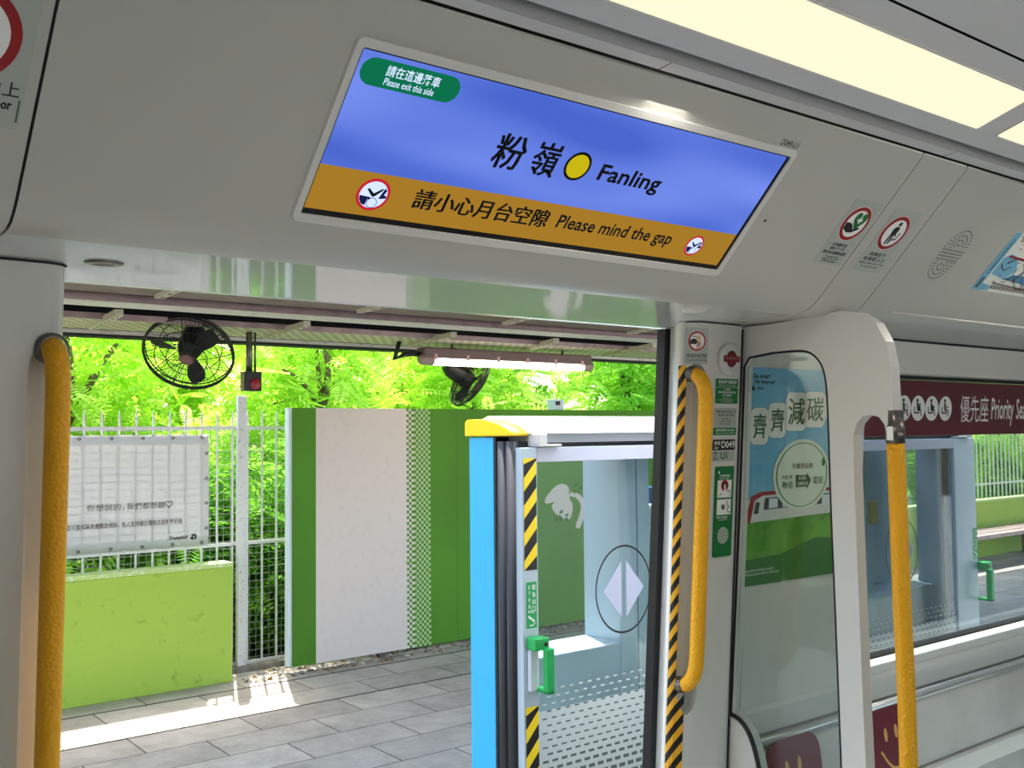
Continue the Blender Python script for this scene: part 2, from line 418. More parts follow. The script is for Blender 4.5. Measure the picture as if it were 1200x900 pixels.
# --- door pillars, each moulded with a long recess behind its grab handle
def pillar(plan, name, slot):
    """plan: (x, yref) from the door edge round to the panel end; slot: recess centre line in x, half width, z range"""
    zs = [0, .5, 1.0, 1.5, 1.9715]
    mb = MB(); n = len(plan)
    for z in zs: mb.v += [Vector((x, ly(y, z), z)) for x, y in plan]
    i = mb.slot(WHITE)
    for a in range(len(zs)-1):
        for b in range(n):
            c = (b+1) % n; mb.f.append([a*n+b, a*n+c, (a+1)*n+c, (a+1)*n+b]); mb.mi.append(i); mb.sm.append(True)
    mb.f += [list(range(n))[::-1], [(len(zs)-1)*n+k for k in range(n)]]; mb.mi += [i, i]; mb.sm += [False, False]
    o = mb.build(name)
    (xa, za), (xb, zb), hw, yr, dep = slot
    k = MB(); N = 12; ring = []
    for t in range(N+1): ring.append((xa+hw*math.cos(math.pi*t/N), za+hw*1.7*math.sin(math.pi*t/N)))
    for t in range(N+1): ring.append((xb-hw*math.cos(math.pi*t/N), zb-hw*1.7*math.sin(math.pi*t/N)))
    cxm = (xa+xb)/2
    front = [Vector((cxm+(x-cxm)*1.12, ly(yr, z)-.05, z)) for x, z in ring]; mid = [Vector((x, ly(yr, z)+.002, z)) for x, z in ring]
    back = [Vector((cxm+(x-cxm)*.62, ly(yr, z)+dep, za-(za-z)*1.0 if True else z)) for x, z in ring]
    m = len(ring); vs = front+mid+back
    fs = [(r*m+a, r*m+(a+1) % m, (r+1)*m+(a+1) % m, (r+1)*m+a) for r in (0, 1) for a in range(m)]+[tuple(reversed(range(m))), tuple(range(2*m, 3*m))]
    k.add(vs, fs, WHITE, False); kc = k.build('cutter')
    md = o.modifiers.new('cut', 'BOOLEAN'); md.operation = 'DIFFERENCE'; md.object = kc; md.solver = 'EXACT'
    dg = bpy.context.evaluated_depsgraph_get(); dg.update()
    me = bpy.data.meshes.new_from_object(o.evaluated_get(dg)); o.modifiers.clear(); o.data = me
    kd = kc.data; bpy.data.objects.remove(kc); bpy.data.meshes.remove(kd)
    for p in me.polygons: p.use_smooth = True
    me.set_sharp_from_angle(angle=math.radians(35))
    return tag(o, kind='structure')
RP = [(1.990, 1.87), (1.988, 1.836), (1.950, 1.795), (1.906, 1.748), (1.9028, 1.738), (1.9045, 1.728), (1.910, 1.7205), (1.935, 1.7105), (1.965, 1.7025), (2.0, 1.70), (2.075, 1.70), (2.098, 1.702), (2.10, 1.87)]
LP = [(.36, 1.87), (.362, 1.84), (.40, 1.79), (.433, 1.745), (.4365, 1.73), (.4345, 1.705), (.424, 1.690), (.405, 1.683), (.33, 1.68), (.15, 1.69), (-.9, 1.70), (-.9, 1.87)]
pillar(RP, 'wall_door_pillar_right', ((1.939, 1.815), (1.939, 1.035), .031, 1.715, .022))
pillar(list(reversed(LP)), 'wall_door_pillar_left', ((.406, 1.80), (.406, .62), .026, 1.682, .028))
# seam where the left pillar meets the panel above
mb = MB(); mb.tube([(-.3, 1.70, 1.9705), (.15, 1.688, 1.9705), (.33, 1.678, 1.9705), (.405, 1.681, 1.9705), (.426, 1.689, 1.9705), (.436, 1.705, 1.9705)], .0022, SEAM, 6)
mb.tube([(1.905, 1.72, 1.9705), (1.935, 1.699, 1.9705), (2.0, 1.698, 1.9705), (2.09, 1.70, 1.9705)], .0015, SEAM, 6)
mb.tube([(2.099, ly(1.70, z)-.001, z) for z in (0, 1, 1.96)], .0022, SEAM, 6)
tag(mb.build('trim_8'), kind='structure')
# --- open sliding door leaves, run back into the pillars: only the rubber edges show
mb = MB()
mb.box((1.992, 1.848, .0), (2.55, 1.872, 1.96), ALU, LEAN)
d1 = tag(mb.build('door_1', bevel=.002), kind='structure')
mb = MB(); mb.tube([(1.984, ly(1.862, z), z) for z in (0, .7, 1.4, 1.969)], .0135, BLACKR, 10)
mb.box((1.968, 1.850, 0), (1.992, 1.878, 1.968), BLACKR, LEAN); mb.build('rubber_edge', d1)
mb = MB(); mb.box((-.3, 1.848, 0), (.35, 1.872, 1.96), ALU, LEAN); tag(mb.build('door_2', bevel=.002), kind='structure')
# --- grab handles beside the door
def bowed_handle(x, yr, zt, zb, label, cr=.0255):
    p = lambda off, z: (x, ly(yr, z)-off, z)
    r = empty('handrail', p(0, zb), label, 'handle', None)
    path = [p(-.03, zt+.004), p(.006, zt-.002), p(.030, zt-.018), p(.043, zt-.05), p(.046, zt-.10)]
    low = [p(.046, zb+.10), p(.043, zb+.05), p(.030, zb+.018), p(.006, zb+.002), p(-.03, zb-.002)]
    mid = [p(.046, zt-.10-(zt-zb-.2)*k/8) for k in range(1, 8)]
    mb = MB(); mb.tube(spline(path+mid+low, 4), .0185, YGRIP, 20); mb.build('grip', r)
    for z, s_ in ((zt, -1), (zb, 1)):
        mb = MB(); a = Vector(p(0, z)); b = Vector(p(.012, z-.002 if s_ < 0 else z+.002))
        mb.lathe(a+Vector((0, .012, 0)), (0, -1, -.12 if s_ < 0 else .12), [(0, cr), (.018, cr), (.024, cr-.002), (.024, .0188)], DSTEEL)
        mb.build('collar', r)
    return r
bowed_handle(1.928, 1.712, 1.842, 1.060, 'short yellow ribbed grab handle bowed out from the striped door pillar', .0205)
bowed_handle(.413, 1.682, 1.838, .60, 'yellow ribbed grab handle at the left edge, beside the doorway')

# --- seat bay wall with its window
def yz(px, py, x): p = ox(px, py, x); return (p.y, p.z)
WX0, WX1, WZ0, WZ1 = 2.68, 4.42, .985, 1.868
fnw = lambda a, b, c: (a, ly(1.735, b)+c, b)
mb = plate([[(2.10, .0), (4.6, .0), (4.6, 1.975), (2.10, 1.975)], rrect(WX0, WZ0, WX1, WZ1, .06)], .06, .006, fnw, WHITE)
tag(mb.build('wall_seat_bay', bevel=.006), kind='structure')
win = MB(); fng = lambda a, b, c: (a, ly(1.785, b)+c, b)
plate([rrect(WX0-.02, WZ0-.02, WX1+.02, WZ1+.02, .07)], .008, .0005, fng, GL_WIN, win)
win = tag(win.build('window_1'), kind='structure')
mb = plate([rrect(WX0-.028, WZ0-.028, WX1+.028, WZ1+.02, .07), rrect(WX0+.012, WZ0+.014, WX1-.012, WZ1-.012, .05)], .024, .003, lambda a, b, c: (a, ly(1.772, b)+c, b), BLACKR)
mb.build('window_seal', win, bevel=.003)
# sloping white sill and ledge below the window
mb = MB(); mb.xprof([(ly(1.79, .985), .996), (ly(1.775, .98), .992), (ly(1.70, .95), .955), (ly(1.694, .945), .945), (ly(1.694, .88), .885), (ly(1.70, .88), .878), (ly(1.76, .88), .878)], 2.10, 4.6, WHITE, False)
tag(mb.build('trim_9', fix=False), kind='structure')
# fine dark line above the window, where the wall meets the panel above
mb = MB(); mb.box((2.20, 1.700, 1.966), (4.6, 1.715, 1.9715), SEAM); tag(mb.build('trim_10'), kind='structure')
mb = MB(); mb.tube([(2.32, 1.4145, 1.9925), (4.5, 1.4145, 1.9925)], .003, WHITE, 8); tag(mb.build('trim_11'), kind='structure')

# --- draught screen between doorway and seats
PX = 2.105
out_px = [(868, 384), (900, 380.5), (940, 373), (985, 364), (1008, 366), (1026, 378), (1038, 400), (1044, 430), (1046, 470), (1047, 505),
          (1038, 505), (1036, 497), (1030, 489), (1021, 486), (1011, 488), (1004, 496), (1000, 510), (1001, 560), (1004, 640), (1008, 740), (1012, 840), (1015, 900)]
out = [yz(px+ (0), py, PX) for px, py in out_px]
ylast = out[-1][0]
out += [(ylast+.004, .02), (ly(1.70, .02)-.004, .02), (ly(1.70, .9)-.002, .9)]
hole_px = [(878, 419), (905, 413.5), (935, 411), (950, 414), (961, 425), (967, 443), (970, 480), (974, 600), (979, 720), (984, 850), (987, 930), (989, 1000),
           (905, 1000), (893, 925), (886.5, 888), (878.5, 862), (868, 845), (856, 836.5), (860, 740), (866, 600), (872, 430)]
hole = [yz(px, py, PX) for px, py in hole_px]
hole = hole[:1]+[(q.x, q.y) for q in spline([(a, b, 0) for a, b in hole[1:9]], 3)]+hole[9:]
TH = .036
r = empty('draught_screen', (PX+.02, 1.5, 0), 'white curved draught screen with a glass pane, between the doorway and the seats', 'partition')
fnp = lambda a, b, c: (PX+TH/2+c, a, b)
plate([out, hole], TH, .007, fnp, WHITE).build('frame', r, bevel=.008, bseg=3)
plate([[(a, b) for a, b in hole]], .010, .0005, lambda a, b, c: (PX+.016+c, a, b), GL_SCREEN).build('glass_pane', r)
mb = MB(); mb.tube([(PX+.002, a, b) for a, b in hole], .0035, BLACKR, 6, closed=True)
lowc = [yz(px, py, PX-.002) for px, py in ((856, 836.5), (868, 845), (878.5, 862), (886.5, 888), (893, 925), (905, 1000))]
mb.tube([(PX-.001, a, b) for a, b in spline([(0, a, b) for a, b in lowc], 5) for a, b in [(0, 0)]] if False else [(PX-.001, q.y, q.z) for q in spline([(0, a, b) for a, b in lowc], 5)], .006, BLACKR, 8)
mb.build('gasket', r)
# grab pole standing at the aisle end of the screen
XM = PX+TH/2; py_ = yz(1057, 700, XM)[0]
r = empty('grab_pole', (PX+TH/2, py_, 0), 'upright yellow ribbed grab pole at the aisle end of the white draught screen', 'pole')
pth = [(PX+TH/2, yz(1049, 505, XM)[0], 1.70), (PX+TH/2, yz(1051.5, 560, XM)[0], 1.55), (PX+TH/2, yz(1057.5, 720, XM)[0], 1.29), (PX+TH/2, yz(1065, 900, XM)[0], .985), (PX+TH/2, yz(1065, 900, XM)[0]+.002, .0)]
pth[0] = (pth[0][0], pth[1][1]+.002, 1.668)
mb = MB(); mb.tube(spline(pth, 5), .0200, YGRIP, 22); mb.build('grip', r)
t0 = Vector(pth[0])
mb = MB(); mb.lathe(t0-Vector((0, 0, .002)), (0, 0, 1), [(0, .0195), (0, .0215), (.040, .0215), (.041, .0195), (.075, .019)], DSTEEL); mb.box((t0.x-.0225, t0.y-.008, t0.z+.005), (t0.x-.020, t0.y+.008, t0.z+.036), ALU); mb.build('collar', r)

# --- longitudinal bench of steel seats under the window
r = empty('bench_seat', (3.3, 1.6, 0), 'long brushed steel bench seat below the carriage window', 'seat')
yb = lambda z: 1.745-.16*(.87-z)/.4
BK = [(1.79, .868), (1.752, .866), (1.738, .858), (1.732, .845), (1.728, .80), (1.712, .672)]
mb = MB(); mb.xprof(BK, 2.15, 4.55, STEEL, True); mb.build('backrest', r, fix=False)
mb = MB(); mb.tube([(2.16, 1.742, .874), (4.55, 1.742, .874)], .014, mat('seat_rail', 'C3C6C6', .3, metal=.7), 12); mb.build('rail', r)
mb = MB(); mb.xprof([(1.73, .668), (1.700, .668), (1.694, .662), (1.694, .612), (1.70, .606), (1.73, .606)], 2.15, 4.55, WHITE, False); mb.build('lower_rail', r, fix=False)
mb = MB(); mb.xprof([(1.735, .61), (1.71, .47), (1.69, .455)], 2.15, 4.55, STEEL, True); mb.build('lower_back', r, fix=False)
SE = [(1.675, .458), (1.66, .446), (1.60, .436), (1.45, .43), (1.30, .44), (1.27, .435), (1.26, .41)]
mb = MB(); mb.xprof(SE, 2.15, 4.55, STEEL, True); mb.build('seat', r, fix=False)
mb = MB(); mb.box((2.2, 1.35, 0), (4.5, 1.66, .40), PANEL); mb.build('base', r)
def pad(xc, label):
    # maroon back pad with a printed smile, following the slope of the backrest
    f = Flat((xc, 1.7285, .842), X, (0, .125, 1))
    f.plate(rrect(-.115, -.185, .115, .030, .05), MAROON, px=False, thick=.006)
    CR = mat('smile_cream', 'D9A85C', .5)
    f.ell((-.036, -.045), .0085, .020, CR, px=False); f.ell((.018, -.043), .0085, .020, CR, px=False)
    arc = [(-.062+.125*t/12, -.095-.050*math.sin(math.pi*t/12)**.9) for t in range(13)]
    f.line(arc, .0085, CR, px=False); f.line([(-.070, -.088), (-.056, -.100)], .008, CR, px=False); f.line([(.056, -.100), (.070, -.088)], .008, CR, px=False)
    o = f.build('seat_pad', r); o['label'] = label; return o
pad(oy(938, 880, 1.70).x, 'maroon back pad with a smiling face, behind the glass screen')
pad(oy(1052, 860, 1.70).x, 'maroon back pad with a smiling face, behind the yellow pole')
# =================================================================== display over the door and printed signs
r = empty('information_display', (1.146, 1.28, 2.03), 'wide blue and gold passenger screen above the doorway', 'screen')
fl = flat_header(600, 200)
q = [fl.uv(*p) for p in ((421, 53), (358, 247.5), (842, 315.5), (922, 184))]
a0 = (q[0][0]+q[1][0])/2; a1 = (q[2][0]+q[3][0])/2; b1 = (q[0][1]+q[3][1])/2; b0 = (q[1][1]+q[2][1])/2
fr = Flat(fl.p, X, UPH); k = 24
ro = rrect(a0-.016, b0-.016, a1+.016, b1+.016, .012, 5); ri = rrect(a0-.002, b0-.002, a1+.002, b1+.002, .004, 5)
mb = MB(); n = len(ro); P = fr.P
mb.add([P(a, b, 0) for a, b in ro]+[P(a, b, .004) for a, b in [(x+(.003 if x < 0 else -.003), y) for x, y in ro]]+[P(a, b, .004) for a, b in ri]+[P(a, b, .0005) for a, b in ri],
       [(j*n+i, j*n+(i+1) % n, (j+1)*n+(i+1) % n, (j+1)*n+i) for j in range(3) for i in range(n)], WHITE)
mb.build('frame', r, fix=False)
fb = Flat(fl.p, X, UPH); fb.plate(rrect(a0-.002, b0-.002, a1+.002, b1+.002, .003), SCRK, px=False, thick=.0008); fb.build('bezel', r)
fs = Flat(fl.p, X, UPH); fs.t = .001
bs = .056+b0*0; mid = fs.uv(376, 191)[1]
low = b0+.008
fs.poly([(a0+.001, mid), (a1-.007, mid), (a1-.007, b1-.001), (a0+.001, b1-.001)], SCRB, 0, False)
fs.poly([(a0+.001, low), (a1-.007, low), (a1-.007, mid), (a0+.001, mid)], SCRY, 0, False)
SG = emitmat('screen_green', '0B6B48', .8); SW = emitmat('screen_white', 'CFE0FF', .9); SR = emitmat('screen_red', 'B81F2B', .85)
SYD = emitmat('screen_yellow', 'D6C316', .62); SN = emitmat('screen_navy', '15204E', .6); SPALE = emitmat('screen_pale', 'BFD0FF', .95)
e0 = fs.uv(420, 83); e1 = fs.uv(539, 104)
cy_ = (e0[1]+e1[1])/2
fs.poly(rrect(e0[0]+.001, cy_-.021, e1[0], cy_+.021, .0208, 8), SG, 1, False)
pa = fs.uv(449, 92)[0]; pb = fs.uv(514, 100)[0]
fs.text('請在這邊落車', (pa, cy_-.002), (pb, cy_+.015), SW, 2, .01, px=False)
fs.text('Please exit this side', (pa+.002, cy_-.0155), (pb-.004, cy_-.0045), SW, 2, .005, px=False)
A = lambda x, y: fs.uv(x, y)
def tx(st, l, r_, base, cap, m=SCRK, bold=.012, fsx=fs): [fsx.text(st, (l+d, base+e), (r_+d, base+cap+e), m, 2+i, bold, px=False) for i, (d, e) in enumerate(((0, 0), (.0013, .0004)))]
l0 = A(572, 190)[0]; l1 = A(607, 195.5)[0]; l2 = A(615.5, 200.5)[0]; l3 = A(645, 206)[0]
cb = (A(575, 195)[1]+A(645, 207)[1])/2-.001; ct = (A(596, 155)[1]+A(645, 165)[1])/2-.001
print('SCR', a0, a1, b0, b1, mid, cb, ct)
tx('粉', l0, l1, cb, ct-cb, bold=.02); tx('嶺', l2, l3, cb, ct-cb, bold=.02)
cc = A(676.5, 194.5); fs.ell(cc, .0275, .0275, SCRK, 1, px=False); fs.ell(cc, .0225, .0225, SYD, 2, px=False)
fs.text('Fanling', (A(697, 210.5)[0], A(761, 228.5)[1]), (A(776, 212)[0], A(701, 190)[1]), SCRK, 2, .022, px=False)
gb = mid-.0555
tx('請小心月台空隙', A(478, 247)[0], A(635, 269.5)[0], mid-.050, .036, bold=.012)
fs.text('Please mind the gap', (A(647, 270)[0], mid-.0535), (A(781, 290)[0], mid-.018), SCRK, 2, .018, px=False)
def gapmark(px, py, rr):
    c = A(px, py); E_ = lambda dx, dy: (c[0]+dx*rr, c[1]+dy*rr)
    fs.ell(c, rr, rr, SR, 1, px=False); fs.ell(c, rr*.83, rr*.83, SPALE, 2, px=False)
    fs.poly([E_(-.80, -.12), (E_(-.1, -.16)), E_(-.12, -.30), E_(-.25, -.32), E_(-.3, -.70), E_(-.55, -.62), E_(-.74, -.36)], SN, 3, False)
    fs.poly([E_(-.48, .30), E_(-.38, .38), E_(-.02, .10), E_(.42, .46), E_(.5, .38), E_(.16, -.02), E_(.02, -.14), E_(-.14, -.05)], SCRK, 3, False)
    fs.poly([E_(.36, -.2), E_(.56, .50), E_(.72, .36), E_(.62, .06), E_(.80, .04), E_(.80, -.12)], SN, 3, False)
    fs.ell(E_(.05, -.48), rr*.30, rr*.30, SPALE, 4, px=False); fs.ell(E_(.05, -.48), rr*.32, rr*.32, SCRK, 5, px=False, hole=.88)
gapmark(437, 227.5, .0285); gapmark(813, 287.5, .0235)
fs.build('screen_image', r)
f = Flat(fl.p, X, UPH); f.t = 0
f.text('D049-U1', (a1-.046, b1+.019), (a1+.006, b1+.032), BLK, 1, .01, px=False)
o = f.build('panel_code_mark'); tag(o, 'tiny black printed code above the right end of the blue and gold screen', 'marking')
mb = MB(); c = flat_header(896.5, 258.5); mb.lathe(c.p, c.n, [(0, .003), (.0015, .003), (.002, .0001)], BLK, 12); tag(mb.build('pin_hole'), 'small black dot in the panel right of the screen', 'fixing')

def hsign(name, pts, label, cat='sign', group=None, m=LGRY):
    f = flat_header(*pts[0]); q = [f.uv(*p) for p in pts]
    a0 = min(p[0] for p in q); a1 = max(p[0] for p in q); b0 = min(p[1] for p in q); b1 = max(p[1] for p in q)
    return f, q
def roundsign(f, c, rr):
    f.ell(c, rr*1.05, rr*1.05, mat('pale_pink_ring', 'E9C9C6', .5), 1, px=False); f.ell(c, rr, rr, RED, 2, px=False); f.ell(c, rr*.80, rr*.80, WHT, 3, px=False)
# care sign: heart in a hand
f = flat_header(1004, 232)
TL = f.uv(1005, 232); TR = f.uv(1038, 240); BL = f.uv(951, 306); BR = f.uv(981, 313)
a0 = (TL[0]+BL[0])/2; a1 = (TR[0]+BR[0])/2; b1 = (TL[1]+TR[1])/2; b0 = (BL[1]+BR[1])/2
f.plate(rrect(a0, b0, a1, b1, .006), LGRY, px=False)
wd = a1-a0; c = f.uv(1002, 262); c = ((a0+a1)/2, c[1]); rr = wd*.41; roundsign(f, c, rr)
Q = lambda dx, dy: (c[0]+dx*rr, c[1]+dy*rr)
heart = [Q(.14+.50*math.sin(t)**3, .22+.46*(13*math.cos(t)-5*math.cos(2*t)-2*math.cos(3*t)-math.cos(4*t))/12) for t in (2*math.pi*i/40 for i in range(40))]
f.poly(heart, GRN, 4, False)
f.poly([Q(-.06, .32), Q(-.06, .18), Q(.34, .18), Q(.34, .32)], WHT, 5, False); f.poly([Q(.07, .06), Q(.21, .06), Q(.21, .46), Q(.07, .46)], WHT, 5, False)
f.poly([Q(-.76, .02), Q(-.35, .02), Q(-.05, -.18), Q(-.02, -.32), Q(.2, -.2), Q(.52, -.16), Q(.5, -.26), Q(.1, -.50), Q(-.3, -.56), Q(-.74, -.34)], BLK, 4, False)
HT = b1-b0; xm = (a0+a1)/2
for st, wf, fr_, hh in (('如身體不適', .50, .705, .050), ('請在下一站', .50, .765, .050), ('要求車站職員協助', .80, .835, .055), ('If feeling unwell', .46, .885, .026), ('please contact staff', .56, .920, .026), ('at the next station', .52, .955, .026)):
    f.text(st, (xm-wd*wf/2, b1-HT*fr_), (xm+wd*wf/2, b1-HT*(fr_-hh)), BLK, 1, .02, px=False)
tag(f.build('care_sign'), 'grey sticker with a green heart held in a black hand, beside the display', 'sign')
# offer-your-seat sign
f = flat_header(1052, 245)
TL = f.uv(1051, 243.5); TR = f.uv(1081, 250); BL = f.uv(998, 315); BR = f.uv(1028, 321)
a0 = (TL[0]+BL[0])/2; a1 = (TR[0]+BR[0])/2; b1 = (TL[1]+TR[1])/2; b0 = (BL[1]+BR[1])/2
f.plate(rrect(a0, b0, a1, b1, .006), LGRY, px=False)
wd = a1-a0; c = ((a0+a1)/2, f.uv(1047, 273)[1]); rr = wd*.42; roundsign(f, c, rr)
f.ell(Q(.02, .56), rr*.13, rr*.13, BLK, 4, px=False)
f.poly([Q(-.12, .40), Q(.14, .40), Q(.22, .28), Q(.20, .0), Q(.30, -.12), Q(.24, -.18), Q(.10, -.06), Q(.10, -.62), Q(-.04, -.68), Q(-.06, -.14), Q(-.10, -.14), Q(-.14, -.68), Q(-.28, -.66), Q(-.24, -.1), Q(-.26, .26)], BLK, 4, False)
f.line([Q(.50, .10), Q(.44, -.34), Q(.18, -.34), Q(.16, -.46)], rr*.09, BLK, 4, False)
HT = b1-b0; xm = (a0+a1)/2
for st, wf, fr_, hh in (('請讓座予', .62, .745, .065), ('有需要人士', .80, .825, .065), ('Please offer your seat', .90, .880, .034), ('to anyone in need', .62, .935, .034)):
    f.text(st, (xm-wd*wf/2, b1-HT*fr_), (xm+wd*wf/2, b1-HT*(fr_-hh)), BLK, 1, .02, px=False)
tag(f.build('seat_courtesy_sign'), 'grey sticker showing a standing black figure beside a seat, in a red ring', 'sign')
# loudspeaker perforation
f = flat_header(1113, 299); f.t = 0; c = f.uv(1113, 299)
e = f.uv(1134, 281); 
for ringr, nn in ((.010, 7), (.022, 16), (.034, 26), (.046, 34)):
    for i in range(nn):
        t = 2*math.pi*i/nn; dx, dy = math.cos(t)*ringr, math.sin(t)*ringr+(.0)
        f.ell((c[0]+dx, c[1]+dy*1.12+(.020 if dy > 0 else -.020)), .0025, .0025, BLK, 1, px=False, n=8)
for i in range(48): f.ell((c[0]-.046+.0084*(i % 12), c[1]+(-.0135+.009*(i//12))), .0025, .0025, BLK, 1, px=False, n=8)
tag(f.build('loudspeaker_grille'), 'oval of small black holes in the panel between the stickers and the map', 'loudspeaker')
# route map
f = flat_header(1150, 338)
pa, pb = f.uv(1136, 338), f.uv(1193, 272); MW = .62; b0 = pa[1]; b1 = pb[1]; a0 = (pa[0]+pb[0])/2; H = b1-b0
CY = mat('map_blue', '74B4D2', .45); PW = mat('map_white', 'E4E8E0', .45); DK = mat('map_brown', '5A4A46', .5); MR = mat('map_red', 'A9484A', .5); MD = mat('map_deep_blue', '4C8FB8', .5)
f.plate([(a0, b0), (a0+MW, b0), (a0+MW, b1), (a0, b1)], PW, px=False)
U = lambda x, y: (a0+x*H, b0+y*H)
f.poly([U(0, 0), U(.17, 0), U(.17, 1), U(0, 1)], CY, 1, False)
f.poly([U(.17, 0), U(.45, .02), U(.42, .10), U(.17, .13)], CY, 1, False)
f.poly([U(.20, .30), U(.62, .24), U(.80, .40), U(.58, .62), U(.34, .66), U(.20, .58)], CY, 1, False)
f.poly([U(.62, .24), U(1.7, .18), U(1.7, .34), U(.8, .34)], MD, 1, False)
f.poly([U(.05, .04), U(.13, .04), U(.13, .23), U(.05, .23)], mat('map_grey', '55656B', .5), 2, False)
f.text('Tourist map', U(.06, .30), U(.125, .42), DK, 2, px=False) if False else None
rnd = random.Random(4)
for i in range(16): f.poly([U(.06+rnd.random()*.02, .30+i*.038), U(.13, .30+i*.038), U(.13, .318+i*.038), U(.06, .318+i*.038)], mat('map_ink', '2F5568', .5), 2, False)
for i in range(44):
    x, y = .3+rnd.random()*2.2, .1+rnd.random()*.85; pts = [(x, y)]
    for j in range(3): x += rnd.choice((-.10, .10, .16, 0)); y += rnd.choice((-.10, .08, 0)); pts.append((x, min(.97, max(.05, y))))
    f.line([U(*p) for p in pts], H*.014, DK, 3, False)
for i in range(3): f.poly([U(.30+i*.04, .60-.0*i), U(1.4, .56), U(1.4, .60), U(.30, .64)], MR, 3, False)
for i in range(60):
    x, y = .25+rnd.random()*2.2, .05+rnd.random()*.9
    f.poly([U(x, y), U(x+.05, y), U(x+.05, y+.018), U(x, y+.018)], rnd.choice((DK, MD, MR)), 3, False)
f.line([U(.42, .155), U(2.4, .10)], H*.02, DK, 3, False)
for i in range(24): f.poly([U(.46+i*.08, .055), U(.50+i*.08, .055), U(.50+i*.08, .125), U(.46+i*.08, .125)], DK, 3, False)
tag(f.build('route_map'), 'blue and white map poster on the sloping panel at the right edge', 'poster')
# cropped prohibition sign at the top left
f = flat_header(10, 75)
q = f.uv(24, 153); q2 = f.uv(48, 0); a1 = (q[0]+q2[0])/2; b0 = q[1]
f.plate(rrect(a1-.20, b0, a1, b0+.30, .008), LGRY, px=False)
ce = f.uv(26, 47)[0]-.062; cyy = f.uv(20, 47)[1]; c = (ce, cyy); rr = .062
f.ell(c, rr, rr, RED, 2, px=False); f.ell(c, rr*.80, rr*.80, WHT, 3, px=False)
f.line([Q(.12, .62), Q(-.02, -.35), Q(.1, -.6)], rr*.07, BLK, 4, False)
f.poly([Q(-.62, .50), Q(-.50, .62), Q(.62, -.50), Q(.50, -.62)], RED, 5, False)
tb = f.uv(10, 113)[1]; te = f.uv(18, 112)[0]+.004
f.text('請勿坐在地上', (te-.125, tb), (te, tb+.020), BLK, 1, .012, px=False); f.text('Please do not sit on the floor', (te-.150, tb-.017), (te-.006, tb-.004), BLK, 1, .035, px=False)
f.poly([(a1-.0035, b0+.010), (a1-.0058, b0+.010), (a1-.0058, b0+.040), (a1-.0035, b0+.040)], mat('print_grey', '5A605C', .5), 1, False)
tag(f.build('prohibition_sign'), 'grey sticker with a red ring, cut off by the top left corner', 'sign')

# --- signs on the striped door pillar
def wsign(px, py): return flat_wall(px, py, 1.70, .0006)
uu = Vector((.0545, -.0215, 0)).normalized()
f = Flat(Vector((1.9085, ly(1.7175, 1.91), 1.91)), uu, UPW)
a0 = -.004; a1 = f.uv(829.5, 405)[0]; b1 = f.uv(815, 384)[1]; b0 = f.uv(815, 427)[1]
f.plate(rrect(a0, b0, a1, b1, .004), LGRY, px=False); wd = a1-a0
c = ((a0+a1)/2, f.uv(815, 400)[1]); rr = wd*.40; roundsign(f, c, rr)
f.poly([Q(-.78, -.30), Q(-.10, -.30), Q(.05, -.05), Q(-.15, .22), Q(-.45, .26), Q(-.78, .10)], BLK, 4, False)
f.line([Q(-.55, .45), Q(-.2, .5), Q(.1, .2)], rr*.10, mat('print_mid_grey', '6E7470', .5), 4, False)
for i in range(6):
    y = .62-.22*i; m_ = OYEL if i < 3 else RED
    f.poly([Q(.02, y), Q(.20, y-.16), Q(.40, y), Q(.40, y-.14), Q(.20, y-.30), Q(.02, y-.14)], m_ if i != 5 else OYEL, 4, False)
f.poly([Q(-.05, -.32), Q(.0, -.32), Q(.0, -.76), Q(-.05, -.76)], mat('print_brown', '6F4A18', .5), 4, False)
f.text('請勿將手放近門縫', (a0+wd*.06, b0+.016), (a1-wd*.06, b0+.026), BLK, 1, .02, px=False); f.text('Do not put your hand near door edge', (a0+wd*.06, b0+.007), (a1-wd*.06, b0+.013), BLK, 1, .02, px=False)
tag(f.build('hand_warning_sign'), 'grey sticker with a hand in a red ring, above the yellow handle', 'sign')
# emergency release cover
f = wsign(853, 421); c = f.uv(853, 421)
mb = MB(); mb.lathe(f.p, f.n, [(-.004, .042), (.006, .042), (.010, .038), (.011, .0001)], WHITE, 36)
r = mb.build('release_cover'); tag(r, 'round white cover marked with a dark red bar, at the top of the door pillar', 'cover')
f2 = Flat(f.p, X, UPW); f2.t = .0112; c = (.001, .001)
f2.ell(c, .020, .021, mat('print_maroon', '7E1020', .5), 1, px=False); f2.ell(c, .020, .021, BLK, 2, px=False, hole=.86); f2.poly([(-.030, -.007), (.032, -.007), (.032, .009), (-.030, .009)], mat('print_maroon', '7E1020'), 3, False)
f2.text('緊急開門', (-.024, -.001), (.026, .006), mat('print_pink', 'C77'*2, .5), 4, px=False); f2.build('emblem', r)
def pplate(px, pts, m, name, label, fn, cat='sign'):
    f = wsign(*px); q = [f.uv(*p) for p in pts]
    a0 = min(p[0] for p in q); a1 = max(p[0] for p in q); b0 = min(p[1] for p in q); b1 = max(p[1] for p in q)
    f.plate(rrect(a0, b0, a1, b1, .003), m, px=False); wd = a1-a0; ht = b1-b0
    R_ = lambda x, y: (a0+x*wd, b0+y*ht)
    fn(f, R_); tag(f.build(name), label, cat)
def T(f, R_, st, x0, y0, x1, y1, m, bold=.01): f.text(st, R_(x0, y0), R_(x1, y1), m, 2, bold, px=False)
